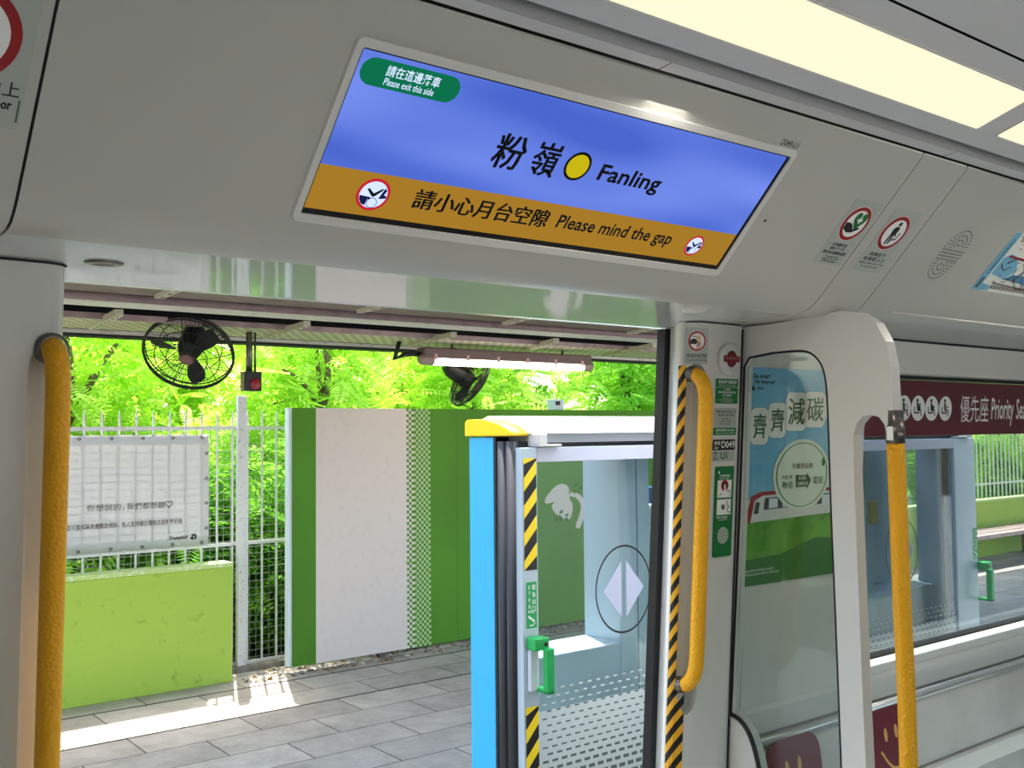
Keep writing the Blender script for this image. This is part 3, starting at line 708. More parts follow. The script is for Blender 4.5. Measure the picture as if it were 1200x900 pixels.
def s1(f, R_):
    T(f, R_, '緊急車門解鎖掣', .1, .80, .92, .95, WHT, .02); T(f, R_, 'Emergency door release', .14, .71, .88, .77, WHT)
    f.poly([R_(0, .65), R_(1, .65), R_(1, .665), R_(0, .665)], WHT, 1, False)
    T(f, R_, '使用前', .36, .53, .64, .62, WHT, .02); T(f, R_, '請先聯絡列車車長', .1, .41, .9, .51, WHT, .02); T(f, R_, '才可打開車門', .28, .29, .72, .39, WHT, .02)
    T(f, R_, 'Contact the driver', .3, .20, .7, .25, WHT); T(f, R_, 'before opening the door', .15, .12, .85, .17, WHT); T(f, R_, 'in an emergency', .25, .05, .75, .10, WHT)
pplate((850, 458), [(838.5, 458), (864.5, 458), (850, 444), (850, 473)], GRN, 'emergency_sign', 'green notice of white lines just under the round cover on the pillar', s1)
def s2(f, R_):
    T(f, R_, '非緊急時切勿使用', .06, .82, .96, .90, BLK, .02); T(f, R_, '違者可被檢控', .16, .70, .88, .78, BLK, .02)
    T(f, R_, 'Use only in', .3, .57, .7, .63, BLK, .02); T(f, R_, 'emergency. Penalty', .24, .48, .76, .54, BLK, .02); T(f, R_, 'for misuse', .26, .39, .74, .45, BLK, .02)
    f.poly([R_(-.03, .01), R_(1.0, .01), R_(1.0, .27), R_(-.03, .27)], GRN, 1, False)
    T(f, R_, '最高罰款 $5,000', .08, .14, .92, .23, WHT, .02); T(f, R_, 'Maximum penalty $5,000', .08, .05, .92, .10, WHT)
pplate((849, 495), [(836.5, 494), (862.5, 494), (849, 478), (849, 510)], LGRY, 'penalty_sign', 'grey notice with a green foot, midway down the door pillar signs', s2)
def s3(f, R_): T(f, R_, '車廂', .05, .48, .32, .86, WHT); T(f, R_, 'Car', .06, .12, .25, .40, WHT, .02); T(f, R_, 'D049', .38, .20, .97, .86, WHT, .01)
pplate((848, 521), [(835, 521), (861, 521), (848, 515), (848, 527.5)], BLK, 'car_number_plate', 'black plate with the white car number on the door pillar', s3, 'number plate')
def s4(f, R_): T(f, R_, '門', .04, .5, .18, .9, BLK); T(f, R_, 'Door', .04, .14, .25, .42, BLK, .02); T(f, R_, 'U1', .36, .2, .65, .88, BLK, .015)
pplate((847, 534), [(834.5, 534), (860.5, 534), (847, 528.3), (847, 540.5)], LGRY, 'door_number_plate', 'grey plate with the door number, under the black car number plate', s4, 'number plate')
# intercom
f = wsign(848, 600); q = [f.uv(*p) for p in ((838, 546), (858, 546), (834, 652), (855, 652))]
a0 = f.uv(836, 600)[0]; a1 = f.uv(857.5, 600)[0]; b1 = f.uv(848, 546.5)[1]; b0 = f.uv(845, 652)[1]; wd = a1-a0; ht = b1-b0
R_ = lambda x, y: (a0+x*wd, b0+y*ht)
f.plate(rrect(a0, b0, a1, b1, .005), GRN, px=False, thick=.003)
f.poly([R_(.12, .655), R_(.88, .655), R_(.88, .85), R_(.12, .85)], WHT, 1, False); f.poly([R_(.12, .465), R_(.88, .465), R_(.88, .635), R_(.12, .635)], WHT, 1, False)
f.ell(R_(.5, .79), wd*.2, wd*.2, RED, 2, px=False); f.ell(R_(.5, .79), wd*.12, wd*.12, BLK, 3, px=False); f.poly([R_(.46, .70), R_(.54, .70), R_(.54, .80), R_(.46, .80)], WHT, 4, False)
f.line([R_(.25, .66), R_(.27, .69), R_(.36, .70)], wd*.03, BLK, 2, False); f.line([R_(.62, .72), R_(.8, .73), R_(.8, .67)], wd*.03, BLK, 2, False)
f.ell(R_(.45, .55), wd*.1, wd*.1, mat('print_grey', '5A605C'), 2, px=False); f.line([R_(.66, .62), R_(.66, .57), R_(.78, .55), R_(.66, .53), R_(.72, .49), R_(.85, .49)], wd*.03, BLK, 2, False)
T(f, R_, '1', .14, .92, .22, .95, WHT, .03); T(f, R_, '按鍵通話', .22, .885, .78, .91, WHT, .02); T(f, R_, 'Press to call', .22, .862, .7, .878, WHT)
T(f, R_, '2', .12, .43, .2, .455, WHT, .03); T(f, R_, '對準說話', .22, .425, .7, .45, WHT, .02); T(f, R_, 'Speak here', .22, .40, .7, .418, WHT)
f.ell(R_(.5, .235), wd*.30, wd*.30, mat('grille_grey', 'AEB8AE', .5), 1, px=False)
for rr_, n_ in ((.08, 5), (.16, 10), (.24, 15)):
    for i in range(n_): f.ell((R_(.5, .235)[0]+rr_*wd*math.cos(6.283*i/n_), R_(.5, .235)[1]+rr_*wd*math.sin(6.283*i/n_)), wd*.022, wd*.022, GRN, 2, px=False, n=8)
tag(f.build('passenger_intercom'), 'tall green intercom panel at the foot of the pillar signs', 'intercom')
# hazard tape down the pillar edge
TH_ = lambda z: 1.9035
f = Flat((1.9055, ly(1.7075, 1.86), 1.86), X, UPW); f.t = .0008
zt, zb = 1.862, .30
def tapew(z): return .020 if z > 1.0 else .026
H = 0
mbt = MB()
def tp(x, z, h=.0006):
    # position on the rounded pillar corner: arc between (1.903,1.738) and (1.93,1.7005)
    t = max(0, min(1, x)); pts = [(1.9025, 1.738), (1.9042, 1.728), (1.9095, 1.7200), (1.935, 1.7100)]
    k = t*3; i = min(2, int(k)); g = k-i
    a, b = pts[i], pts[i+1]; x_, y_ = a[0]+(b[0]-a[0])*g, a[1]+(b[1]-a[1])*g
    return (x_-.0008-h*.5, ly(y_, z)-.0012-h, z)
pitch = .047; N = 9
tm = lambda z: .70 if z > 1.04 else (1.0 if z < .985 else .70+.30*(1.04-z)/.055)
rise = lambda t: .030*min(1, t/.67)+.028*max(0, (t-.67)/.33)
zs_ = [zb, .985, 1.04, zt]
mbt.add([tp(tm(z)*i/N, z, 0) for z in zs_ for i in range(N+1)], [(j*(N+1)+i, j*(N+1)+i+1, (j+1)*(N+1)+1+i, (j+1)*(N+1)+i) for j in range(3) for i in range(N)], OYEL)
z = zt+.01
while z > zb-.02:
    T_ = tm(z)
    cl = lambda q: min(zt, max(zb, q))
    top = [tp(T_*i/N, cl(z+rise(T_*i/N)), .0004) for i in range(N+1)]; bot = [tp(T_*i/N, cl(z-pitch/2+rise(T_*i/N)), .0004) for i in range(N+1)]
    mbt.add(top+bot, [(i, i+1, N+2+i, N+1+i) for i in range(N)], BLK); z -= pitch
tag(mbt.build('hazard_tape', fix=False), 'yellow and black hazard tape down the edge of the door pillar', 'tape')

# --- poster on the wall behind the draught screen
f = flat_wall(870, 560, 1.7035)
a0 = f.uv(871, 560)[0]; b1 = f.uv(876, 430)[1]; b0 = f.uv(865, 689)[1]; PW_ = .54; PH = b1-b0
POB = mat('poster_blue', '5FB0DC', .4, vary=(5, '8ACBE8', 3, .35, .7)); POG = mat('poster_green', '6FB23A', .4, vary=(14, '458F2C', 5, .4, .65)); POD = mat('poster_dark_green', '2F7A32', .4)
CLOUD = mat('poster_cloud', 'DCECF2', .4); PGR = mat('poster_pale', 'E2F0E0', .4); PINKK = mat('poster_letter_green', '145B33', .4)
f.plate(rrect(a0, b0, a0+PW_, b1, .008), POB, px=False)
V = lambda x, y: (a0+x*PW_, b0+y*PH)
f.poly(rrect(a0, b0, a0+PW_, b0+.36*PH, .008), POG, 1, False)
f.poly([V(.01, .0), V(1, .0), V(1, .16), V(.6, .19), V(.3, .13), V(0, .12)], POD, 2, False)
f.poly([V(.0, .36), V(1, .36), V(1, .45), V(.72, .49), V(.55, .44), V(.34, .47), V(.15, .40), V(0, .39)], CLOUD, 1, False)
f.ell(V(.86, .93), .10, .02, CLOUD, 1, px=False); f.ell(V(.95, .80), .05, .03, CLOUD, 1, px=False)
# train drawing
TW = mat('poster_train_white', 'DDE2E0', .4); TD = mat('poster_train_dark', '35424A', .4); TR_ = mat('poster_train_red', 'A3202A', .4)
f.poly([V(.02, .29), V(1, .31), V(1, .43), V(.13, .43), V(.06, .41)], TW, 2, False)
f.poly([V(.02, .29), V(.06, .41), V(.13, .43), V(1, .43), V(1, .415), V(.15, .412), V(.09, .39), V(.06, .29)], TR_, 3, False)
f.poly([V(.16, .345), V(1, .355), V(1, .40), V(.17, .40)], TD, 3, False); f.poly([V(.085, .33), V(.12, .33), V(.13, .38), V(.10, .385)], TD, 3, False)
for i in range(7): f.poly([V(.2+.11*i, .35), V(.27+.11*i, .352), V(.27+.11*i, .395), V(.2+.11*i, .395)], CLOUD, 4, False)
# headline
hx = [f.uv(*p) for p in ((883, 512), (901, 500), (922, 503), (943, 495))]
hl = '齊齊減碳！'
def hb(i, px0, px1, py0, py1): return f.uv(px0, py0), f.uv(px1, py1)
boxes = [hb(0, 881, 897, 514, 485), hb(1, 902, 918, 506, 479), hb(2, 922, 942, 498, 467), hb(3, 944, 964, 494, 466)]
for (p, q) in boxes: f.poly(rrect(p[0]-.012, p[1]-.016, q[0]+.012, q[1]+.016, .022), WHT, 5, False)
for i, (p, q) in enumerate(boxes): f.text(hl[i], p, q, PINKK, 6, 0, px=False); f.text(hl[i], (p[0]+.0022, p[1]+.0008), (q[0]+.0022, q[1]+.0008), PINKK, 7, 0, px=False)
p0_ = boxes[3][1][0]+.02; f.poly(rrect(p0_-.008, boxes[3][0][1], p0_+.05, boxes[3][1][1]+.02, .02), WHT, 5, False); f.text('！', (p0_+.012, boxes[3][0][1]+.01), (p0_+.024, boxes[3][1][1]), PINKK, 6, .03, px=False)
f.text('Go smart', f.uv(882, 443), (f.uv(902, 443)[0], f.uv(882, 437)[1]), BLK, 3, .01, px=False); f.text('Go beyond', f.uv(884, 450.5), (f.uv(907, 450)[0], f.uv(884, 444.5)[1]), BLK, 3, .01, px=False)
f.text('心繫生活', f.uv(886, 456.5), (f.uv(894, 456)[0], f.uv(886, 453)[1]), BLK, 3, .01, px=False); f.ell(f.uv(882, 455), .006, .006, BLK, 3, px=False)
# round panel
c = f.uv(939, 556); ru, rv = f.uv(969, 556)[0]-c[0], .092
f.ell(c, ru*1.07, ru*1.07*rv/ru*1.0+.0, PGR, 5, px=False); f.ell(c, ru*.97, rv*.97, mat('poster_line_green', '3C7F3A', .4), 6, px=False); f.ell(c, ru*.93, rv*.945, PGR, 7, px=False)
f.text('列車到站時', f.uv(927, 550), (f.uv(951, 550)[0], f.uv(927, 543)[1]), BLK, 8, .02, px=False)
f.text('所產生嘅', f.uv(915, 562), (f.uv(927, 562)[0], f.uv(915, 557)[1]), PINKK, 8, .02, px=False); f.text('動能', f.uv(915, 573), (f.uv(928, 573)[0], f.uv(915, 564)[1]), PINKK, 8, .03, px=False)
f.text('電能', f.uv(951, 567), (f.uv(963, 566)[0], f.uv(951, 558)[1]), PINKK, 8, .03, px=False)
f.poly([f.uv(931, 571), f.uv(944, 570), f.uv(944, 573.5), f.uv(949, 562), f.uv(944, 553), f.uv(944, 556.5), f.uv(931, 556.5)], PINKK, 8, False)
f.text('會收集', f.uv(934, 562.5), (f.uv(943, 562)[0], f.uv(934, 558)[1]), WHT, 9, .02, px=False); f.text('並轉化為', f.uv(933, 569), (f.uv(945, 568)[0], f.uv(933, 564.5)[1]), WHT, 9, .02, px=False)
f.ell(f.uv(963.5, 541), .008, .012, GRN, 8, px=False)
f.text('Regenerative braking energy is', f.uv(870.5, 672.5), (f.uv(906, 667)[0], f.uv(870.5, 669.5)[1]+.003), PGR, 5, .01, px=False); f.text('collected and turned into electricity', f.uv(870.5, 677), (f.uv(912, 671)[0], f.uv(870.5, 674)[1]+.003), PGR, 5, .01, px=False)
tag(f.build('poster'), 'blue and green poster about saving carbon, seen behind the glass draught screen', 'poster')
# --- maroon priority seat film along the top of the window
f = flat_wall(1100, 475, 1.772)
a0, a1 = WX0+.014-f.p.x, WX1-.014-f.p.x; b1 = WZ1-.013-f.p.z; b0 = f.uv(1130, 509.5)[1]
f.plate([(a0, b0), (a1, b0), (a1, b1), (a0, b1)], mat('priority_maroon', '5E1C2C', .45), px=False)
rr = None
def seatman(c, rr, kind):
    Q = lambda dx, dy: (c[0]+dx*rr, c[1]+dy*rr)
    f.ell(c, rr, rr, WHT, 1, px=False); K = mat('print_dark_green', '10261F', .5)
    f.ell(Q(-.12, .62), rr*.16, rr*.16, K, 2, px=False)
    f.poly([Q(-.24, .44), Q(.02, .42), Q(.13, .0), Q(.10, -.09), Q(.42, -.12), Q(.54, -.62), Q(.41, -.62), Q(.31, -.24), Q(-.14, -.22)], K, 2, False)
    f.poly([Q(-.60, .14), Q(-.48, .14), Q(-.43, -.30), Q(.18, -.30), Q(.18, -.42), Q(-.56, -.42)], K, 2, False)
    if kind == 1: f.ell(Q(.22, .28), rr*.12, rr*.12, K, 2, px=False); f.poly([Q(.1, .16), Q(.34, .16), Q(.34, -.1), Q(.1, -.1)], K, 2, False)
    if kind == 2: f.ell(Q(.10, .02), rr*.26, rr*.24, K, 2, px=False)
    if kind == 3: f.line([Q(.18, .12), Q(.46, .10)], rr*.1, K, 2, False); f.line([Q(.2, -.3), Q(.16, -.7)], rr*.06, K, 2, False)
    if kind == 0: f.line([Q(.1, .3), Q(.5, .1), Q(.55, -.66)], rr*.07, K, 2, False)
cs = [f.uv(x, 478.5) for x in (1059, 1075.5, 1091.5, 1107.5)]
rr = (cs[3][0]-cs[1][0])/2*.485; cym = sum(c[1] for c in cs)/4
for i, c in enumerate(cs): seatman((c[0], cym), rr, i)
f.text('優先座', (f.uv(1125, 480)[0], cym-.046), (f.uv(1158, 480)[0], cym+.046), WHT, 1, .0, px=False)
tx0, tx1, tx2 = (f.uv(x, 480)[0] for x in (1161.5, 1187.5, 1190.5))
f.text('Priority', (tx0, cym-.060), (tx1, cym+.040), WHT, 1, .012, px=False); f.text('Seats', (tx2, cym-.036), (tx2+(tx1-tx0)*.68, cym+.040), WHT, 1, .012, px=False)
tag(f.build('priority_seat_banner'), 'maroon priority seat film across the top of the carriage window', 'sign')
# =================================================================== platform
PAVE = bpy.data.materials.new('stone_paving'); PAVE.use_nodes = True
n = PAVE.node_tree.nodes; l = PAVE.node_tree.links; b = n['Principled BSDF']; b.inputs['Roughness'].default_value = .7
tc = n.new('ShaderNodeTexCoord'); br = n.new('ShaderNodeTexBrick'); br.offset = .5
mp = n.new('ShaderNodeMapping'); mp.inputs['Location'].default_value = (.12, .04, 0); l.new(tc.outputs['Object'], mp.inputs[0])
br.inputs['Scale'].default_value = 1; br.inputs['Brick Width'].default_value = .66; br.inputs['Row Height'].default_value = .33
br.inputs['Mortar Size'].default_value = .005; br.inputs['Mortar Smooth'].default_value = .2; br.inputs['Bias'].default_value = -.1
br.inputs['Color1'].default_value = lin('CCC3B9'); br.inputs['Color2'].default_value = lin('B5ACA3'); br.inputs['Mortar'].default_value = lin('5E5954')
no = n.new('ShaderNodeTexNoise'); no.inputs['Scale'].default_value = 3.5; no.inputs['Detail'].default_value = 8; no.inputs['Roughness'].default_value = .75
rp = n.new('ShaderNodeValToRGB'); rp.color_ramp.elements[0].color = (.62, .60, .58, 1); rp.color_ramp.elements[1].color = (1.1, 1.1, 1.1, 1); rp.color_ramp.elements[0].position = .3; rp.color_ramp.elements[1].position = .7
mx = n.new('ShaderNodeMixRGB'); mx.blend_type = 'MULTIPLY'; mx.inputs[0].default_value = 1
l.new(mp.outputs[0], br.inputs['Vector']); l.new(tc.outputs['Object'], no.inputs['Vector']); l.new(no.outputs['Fac'], rp.inputs[0])
l.new(br.outputs['Color'], mx.inputs[1]); l.new(rp.outputs[0], mx.inputs[2]); l.new(mx.outputs[0], b.inputs['Base Color'])
bp = n.new('ShaderNodeBump'); bp.inputs['Strength'].default_value = .3; bp.inputs['Distance'].default_value = .004; bp.invert = True
l.new(br.outputs['Fac'], bp.inputs['Height']); l.new(bp.outputs[0], b.inputs['Normal'])
mb = MB(); mb.box((-2.5, 2.08, -.3), (18, 7.0, 0), PAVE); pf = mb.build('platform_floor', loc=(0, 0, 0)); tag(pf, kind='structure')
mb = MB()                                                        # wide drain joints along the platform
GROUT = mat('drain_joint', '35322F', .8)
for y in (5.905, 6.55):
    mb.box((-2.4, y-.009, .0), (12, y+.009, .0012), GROUT)
tag(mb.build('trim_12'), kind='structure')
mb = MB(); mb.box((-6, 7.0, -.5), (32, 26, -.08), mat('earth', '4C5A2C', .9, vary=(2, '2F3D1C', 6, .4, .6))); tag(mb.build('ground'), kind='structure')
mb = MB(); mb.box((-2.5, 6.98, -.3), (18, 7.16, .045), mat('kerb_concrete', '8C857A', .9, vary=(12, '5F584D', 6, .4, .7)))
tag(mb.build('platform_kerb', bevel=.01), kind='structure')
# --- low lime walls
def low_wall(x0, x1, y, top, label, cop=.03):
    r = empty('low_wall', ((x0+x1)/2, y+.1, 0), label, 'wall')
    mb = MB(); mb.box((x0, y, 0), (x1, y+.16, top-cop), LIME); mb.build('body', r, bevel=.006)
    mb = MB(); mb.box((x0-.004, y-.006, top-cop), (x1+.004, y+.165, top), LIMET); mb.build('coping', r, bevel=.006); return r
wt = oy(271, 659, 6.78).z
low_wall(-1.5, oy(272.5, 790, 6.78).x, 6.78, wt, 'lime green low wall under the grey banner')
# --- palisade fence
def fence(x0, x1, y, label, pitch, ztip, zr, posts=(), mesh=True, bar=.014):
    r = empty('palisade_fence', ((x0+x1)/2, y, 0), label, 'fence')
    k = 0; x = x0
    while x < x1:
        mb = MB(); w2 = bar/2
        mb.prism([(x-w2, y-.004, .06), (x+w2, y-.004, .06), (x+w2, y-.004, ztip-.05), (x, y-.004, ztip), (x-w2, y-.004, ztip-.05)], (0, .008, 0), FPAINT)
        mb.build('picket', r); x += pitch
    for z in zr:
        mb = MB(); mb.box((x0-.05, y-.02, z-.012), (x1, y-.006, z+.012), FPAINT); mb.build('rail', r)
    if mesh:
        mb = MB(); t = .0016
        g = x0
        while g < x1: mb.box((g-t, y+.012, .06), (g+t, y+.0145, zr[0]+.0), WIRE); g += .05
        z = .08
        while z < zr[0]: mb.box((x0, y+.0125, z-t), (x1, y+.015, z+t), WIRE); z += .05
        mb.build('wire_mesh', r)
    for xp, zt in posts:
        mb = MB(); mb.box((xp-.034, y-.06, 0), (xp+.034, y-.02, zt), FPAINT); mb.build('post', r, bevel=.004)
    return r
FY = 7.06
pz = oy(283, 464, FY-.04).z
fence(.9, 4.6, FY, 'white palisade fence behind the low lime wall and banner', .1145, oy(180, 480, FY).z, (oy(180, 502, FY).z, oy(150, 647, FY).z, oy(310, 772, FY).z), ((oy(284, 600, FY-.06).x, pz),))
fence(12.6, 16.4, FY, 'white palisade fence seen through the carriage window', .115, 2.05, (1.9, .92, .25), (), False, .03)
fence(4.6, 11.4, FY, 'white palisade fence hidden behind the green and white hoarding', .35, 1.55, (1.4, .25), (), False) if False else None
# --- hoarding
HY = 6.75
r = empty('hoarding_board', (5.6, HY, 0), 'tall green and white hoarding board with a chequered stripe', 'hoarding')
f = flat_y(342, 600, HY); a0 = 0; x1 = 9.6; W = x1-f.p.x
zt = oy(342, 478, HY).z; zb = oy(342, 781, HY).z
b1, b0 = zt-f.p.z, zb-f.p.z
f.plate([(0, b0), (W, b0), (W, b1), (0, b1)], HGREEN, px=False, thick=.03)
ua, ub, uc = f.uv(368, 600)[0], f.uv(477, 600)[0], f.uv(502, 600)[0]
f.poly([(ua, b0), (ub, b0), (ub, b1), (ua, b1)], HWHITE, 1, False)
nc = 9; cw = (uc-ub)/nc*1.0; nr = int((b1-b0)/cw)
f.poly([(ub, b0), (ub+cw*2, b0), (ub+cw*2, b1), (ub, b1)], HWHITE, 1, False)
for j in range(nr+1):
    for i in range(-1, nc):
        if (i+j) % 2: continue
        y0 = b0+j*cw; y1 = min(b1, y0+cw)
        f.poly([(ub+i*cw, y0), (ub+(i+1)*cw, y0), (ub+(i+1)*cw, y1), (ub+i*cw, y1)], HGREEN if i < 2 else HLGRN, 2, False)
# pale blotchy print further along the board, seen through the gate glass
blot = [[(648, 570), (658, 567), (664, 572), (665, 585), (668, 590), (668, 600), (664, 609), (655, 606), (647, 600), (644, 592), (648, 588), (637, 590), (637, 583)],
        [(665, 577), (674, 578), (680, 583), (684, 594), (680, 611), (676, 619), (672, 616), (676, 604), (678, 592), (672, 583), (665, 581)],
        [(690, 618), (694, 612), (697, 622), (696, 636), (688, 640), (682, 636), (684, 628)],
        [(752, 598), (762, 588), (766, 600), (757, 604)], [(754, 628), (764, 605), (770, 640), (766, 668), (760, 690), (757, 660)]]
for p_ in blot: f.poly([f.uv(q.x, q.y) for q in smooth_loop([(a, b, 0) for a, b in p_], 3)], HWHITE, 1, False)
f.build('panel', r)
mb = MB(); mb.box((f.p.x-.028, HY-.004, zb), (f.p.x-.001, HY+.055, zt+.0), mat('hoarding_end_post', 'DCE6EA', .4)); mb.build('end_post', r)
for x in (4.70, 6.1, 7.5):
    mb = MB(); mb.box((x, HY-.0312, zb), (x+.004, HY-.0306, zt), mat('panel_joint', '3E6623', .6)); mb.build('joint', r)
for x in (4.0, 5.4, 6.8, 8.2, 9.4):
    mb = MB(); mb.box((x, HY+.002, -.02), (x+.05, HY+.05, zt-.05), DSTEEL); mb.build('leg', r)
# small camera box on the hoarding
c = oy(651, 475, HY+.05)
mb = MB(); mb.box((c.x-.055, HY+.0, c.z-.06), (c.x+.055, HY+.10, c.z+.05), GATEG); mb.box((c.x-.045, HY-.004, c.z-.0), (c.x+.01, HY+.0, c.z+.035), BLK); mb.tube([(c.x, HY+.05, 1.6), (c.x, HY+.05, c.z-.055)], .012, DSTEEL)
tag(mb.build('junction_box', bevel=.004), 'small grey box standing on top of the hoarding', 'box')
# --- leaf litter and stones along the kerb
rnd = random.Random(7); mb = MB(); LM = [mat('dry_leaf', '8A6A3D', .9), mat('pale_stone', 'B8AFA0', .9), mat('dark_stone', '5B5148', .9)]
for i in range(700):
    x = rnd.uniform(2.9, 8.5); y = rnd.uniform(6.62, 6.97); s_ = rnd.uniform(.008, .03); a = rnd.random()*6.28
    m_ = rnd.choice(LM); z = .001 if y < 6.97 else .046
    h = s_*rnd.uniform(.2, .8)
    base = [(x+math.cos(a+k*1.57)*s_*(1 if k % 2 else .6), y+math.sin(a+k*1.57)*s_*(1 if k % 2 else .6), z) for k in range(4)]
    mb.add(base+[(x, y, z+h)], [(3, 2, 1, 0), (0, 1, 4), (1, 2, 4), (2, 3, 4), (3, 0, 4)], m_)
tag(mb.build('leaf_litter'), 'leaf litter and small stones along the kerb under the hoarding', 'litter', kind='stuff')
# --- vinyl banner on the fence
BY = FY-.05
f = flat_y(180, 580, BY)
tl, tr, br_, bl = f.uv(86, 512), f.uv(245, 509.5), f.uv(244, 637.5), f.uv(82, 652)
b1 = (tl[1]+tr[1])/2+.004; b0 = (br_[1]+bl[1])/2; a1 = (tr[0]+br_[0])/2; a0 = a1-1.55
nx, nz = 24, 10; vs = []; fs_ = []
for j in range(nz+1):
    for i in range(nx+1):
        u_, v_ = i/nx, j/nz
        sag = .006*math.sin(u_*19)*(1-v_)*v_*4; vs.append(f.P(a0+(a1-a0)*u_, b0+(b1-b0)*v_+.006*math.cos(u_*6.28*8)*(1 if j in (0, nz) else 0)*.5, .002+.004*math.sin(u_*9)*math.sin(v_*3.14)))
for j in range(nz):
    for i in range(nx): k = j*(nx+1)+i; fs_.append((k, k+1, k+nx+2, k+nx+1))
r = empty('banner', f.P((a0+a1)/2, b0, 0), 'grey vinyl banner with Chinese writing tied to the white fence', 'banner')
mb = MB(); mb.add(vs, fs_, BANN, True); sh = mb.build('sheet', r, fix=False); so_ = sh.modifiers.new('s', 'SOLIDIFY'); so_.thickness = .0015
f.t = .008; BI = mat('banner_ink', '3A3033', .6)
def halves(st1, st2, xl, xr, pb, pt, bold, name):
    k = xl+(xr-xl)*len(st1)/(len(st1)+len(st2))
    f.text(st1, (xl, pb), (k-.016, pt), BI, 1, bold, px=False); f.build(name, r); f.mb = MB()
    f.text(st2, (k, pb), (xr, pt), BI, 1, bold, px=False); f.build(name, r); f.mb = MB()
halves('你想說的，', '我們都想聽', f.uv(101, 600)[0], f.uv(193, 597)[0], f.uv(150, 597.5)[1], f.uv(150, 589.5)[1], 0, 'headline')
hc = (f.uv(197.5, 593)[0], f.uv(150, 593)[1]); f.line([(hc[0]+.024*math.sin(t)**3, hc[1]+.024*(13*math.cos(t)-5*math.cos(2*t)-2*math.cos(3*t)-math.cos(4*t))/15) for t in (6.2832*i/24 for i in range(25))], .005, BI, 1, False)
f.build('heart_mark', r); f.mb = MB()
halves('您可嘗試與身邊親友傾訴，', '有人支持總比獨個去面對更好過', f.uv(77, 616)[0], f.uv(213, 612)[0], f.uv(150, 617.5)[1], f.uv(150, 611)[1], .01, 'message')
f.text('Dustykid', (f.uv(198.5, 633)[0], f.uv(205, 633.5)[1]), (f.uv(218.5, 631)[0], f.uv(205, 628)[1]), BLK, 1, .03, px=False)
f.text('R', (f.uv(219, 628)[0], f.uv(205, 630)[1]), (f.uv(220.5, 628)[0], f.uv(205, 628)[1]), BLK, 1, .03, px=False)
lc = (f.uv(226, 628)[0], f.uv(226, 629)[1]); f.poly([(lc[0]+dx*.001, lc[1]+dy*.001) for dx, dy in ((-24, -6), (-8, -22), (2, -14), (16, -20), (24, 0), (20, 18), (0, 22), (-16, 16), (-10, 6))], BLK, 1, False)
f.poly([(lc[0]+dx*.001, lc[1]+dy*.001) for dx, dy in ((-4, -4), (8, -8), (12, 6), (0, 10))], BANN, 2, False)
f.build('logo', r)
for i in range(8):
    for zz in (b0+.02, b1-.02):
        mb = MB(); q = f.P(a0+.05+(a1-a0-.1)*i/7, zz, .004); mb.lathe(q, (0, -1, 0), [(0, .012), (.004, .012), (.005, .006), (.0, .006)], DSTEEL, 12); mb.build('eyelet', r)
for i in range(4):
    mb = MB(); q = f.P(a1-.018, b0+.12+(b1-b0-.2)*i/3.3, .004); mb.lathe(q, (0, -1, 0), [(0, .012), (.004, .012), (.005, .006), (.0, .006)], DSTEEL, 12); mb.build('eyelet', r)
# --- bench and low wall seen through the carriage window
wz = oy(1150, 586, 6.78).z
low_wall(10.6, 16.5, 6.78, wz, 'lime green low wall behind the bench, seen through the carriage window', .03)
bz = oy(1170, 622, 6.4).z
r = empty('platform_bench', (12.8, 6.45, 0), 'slatted platform bench in front of the lime wall, seen through the carriage window', 'bench')
for i in range(3):
    mb = MB(); mb.box((11.5, 6.22+.17*i, bz-.05), (16.2, 6.37+.17*i, bz), mat('bench_timber', 'C3A79E', .6, vary=(8, 'A98C82', 4, .4, .7))); mb.build('slat', r, bevel=.006)
for x in (11.9, 14.0, 16.0):
    mb = MB(); mb.box((x, 6.28, 0), (x+.08, 6.66, bz-.05), DSTEEL); mb.build('leg', r, bevel=.004)

# =================================================================== canopy
CZ_ = 2.36
def cy(py, z=CZ_): d = ray(250, py); return z and (z-CZ)*d.y/d.z
y1, y2, y3, y4, y5, y6 = cy(352), cy(358), cy(366), cy(375), cy(393), cy(401)
y7 = cy(381); yr0, yr1 = cy(399.3), cy(397); ye0 = cy(404)
mb = MB(); mb.box((-4, 3.3, 2.62), (22, 6.95, 2.70), DARK); mb.box((-4, 3.3, 2.42), (22, 3.36, 2.62), DARK)
mb.box((-4, 6.88, 2.56), (22, 6.95, 2.62), DARK); tag(mb.build('platform_canopy'), kind='structure')
def long_part(name, fn, label, cat, grp=None):
    mb = MB(); fn(mb); return tag(mb.build(name), label, cat, grp)
# pink soffit panel nearest the train, with its pipe and cream edge angle
mb = MB(); mb.box((-4, 3.3, CZ_), (20, y1, CZ_+.03), PINK); tag(mb.build('soffit_panel'), 'dull pink soffit panel of the canopy, just past the train doorway', 'soffit')
mb = MB(); mb.tube([(-4, (y1+y2)/2+.02, CZ_-.005), (20, (y1+y2)/2+.02, CZ_-.005)], .020, PINK, 12); tag(mb.build('conduit_pipe'), 'thin pink pipe running along the canopy beside the soffit panel', 'pipe')
mb = MB(); mb.prism([(-4, y2+.05, CZ_+.05), (-4, y2+.05, CZ_-.012), (-4, y3-.02, CZ_-.012), (-4, y3-.02, CZ_-.006), (-4, y2+.056, CZ_-.006), (-4, y2+.056, CZ_+.05)], (24, 0, 0), mat('angle_pale', 'CFC8C0', .5, vary=(20, 'A79F95', 5, .55, .8)))
tag(mb.build('edge_angle'), 'pale steel edge angle along the canopy between pipe and dark gap', 'beam')
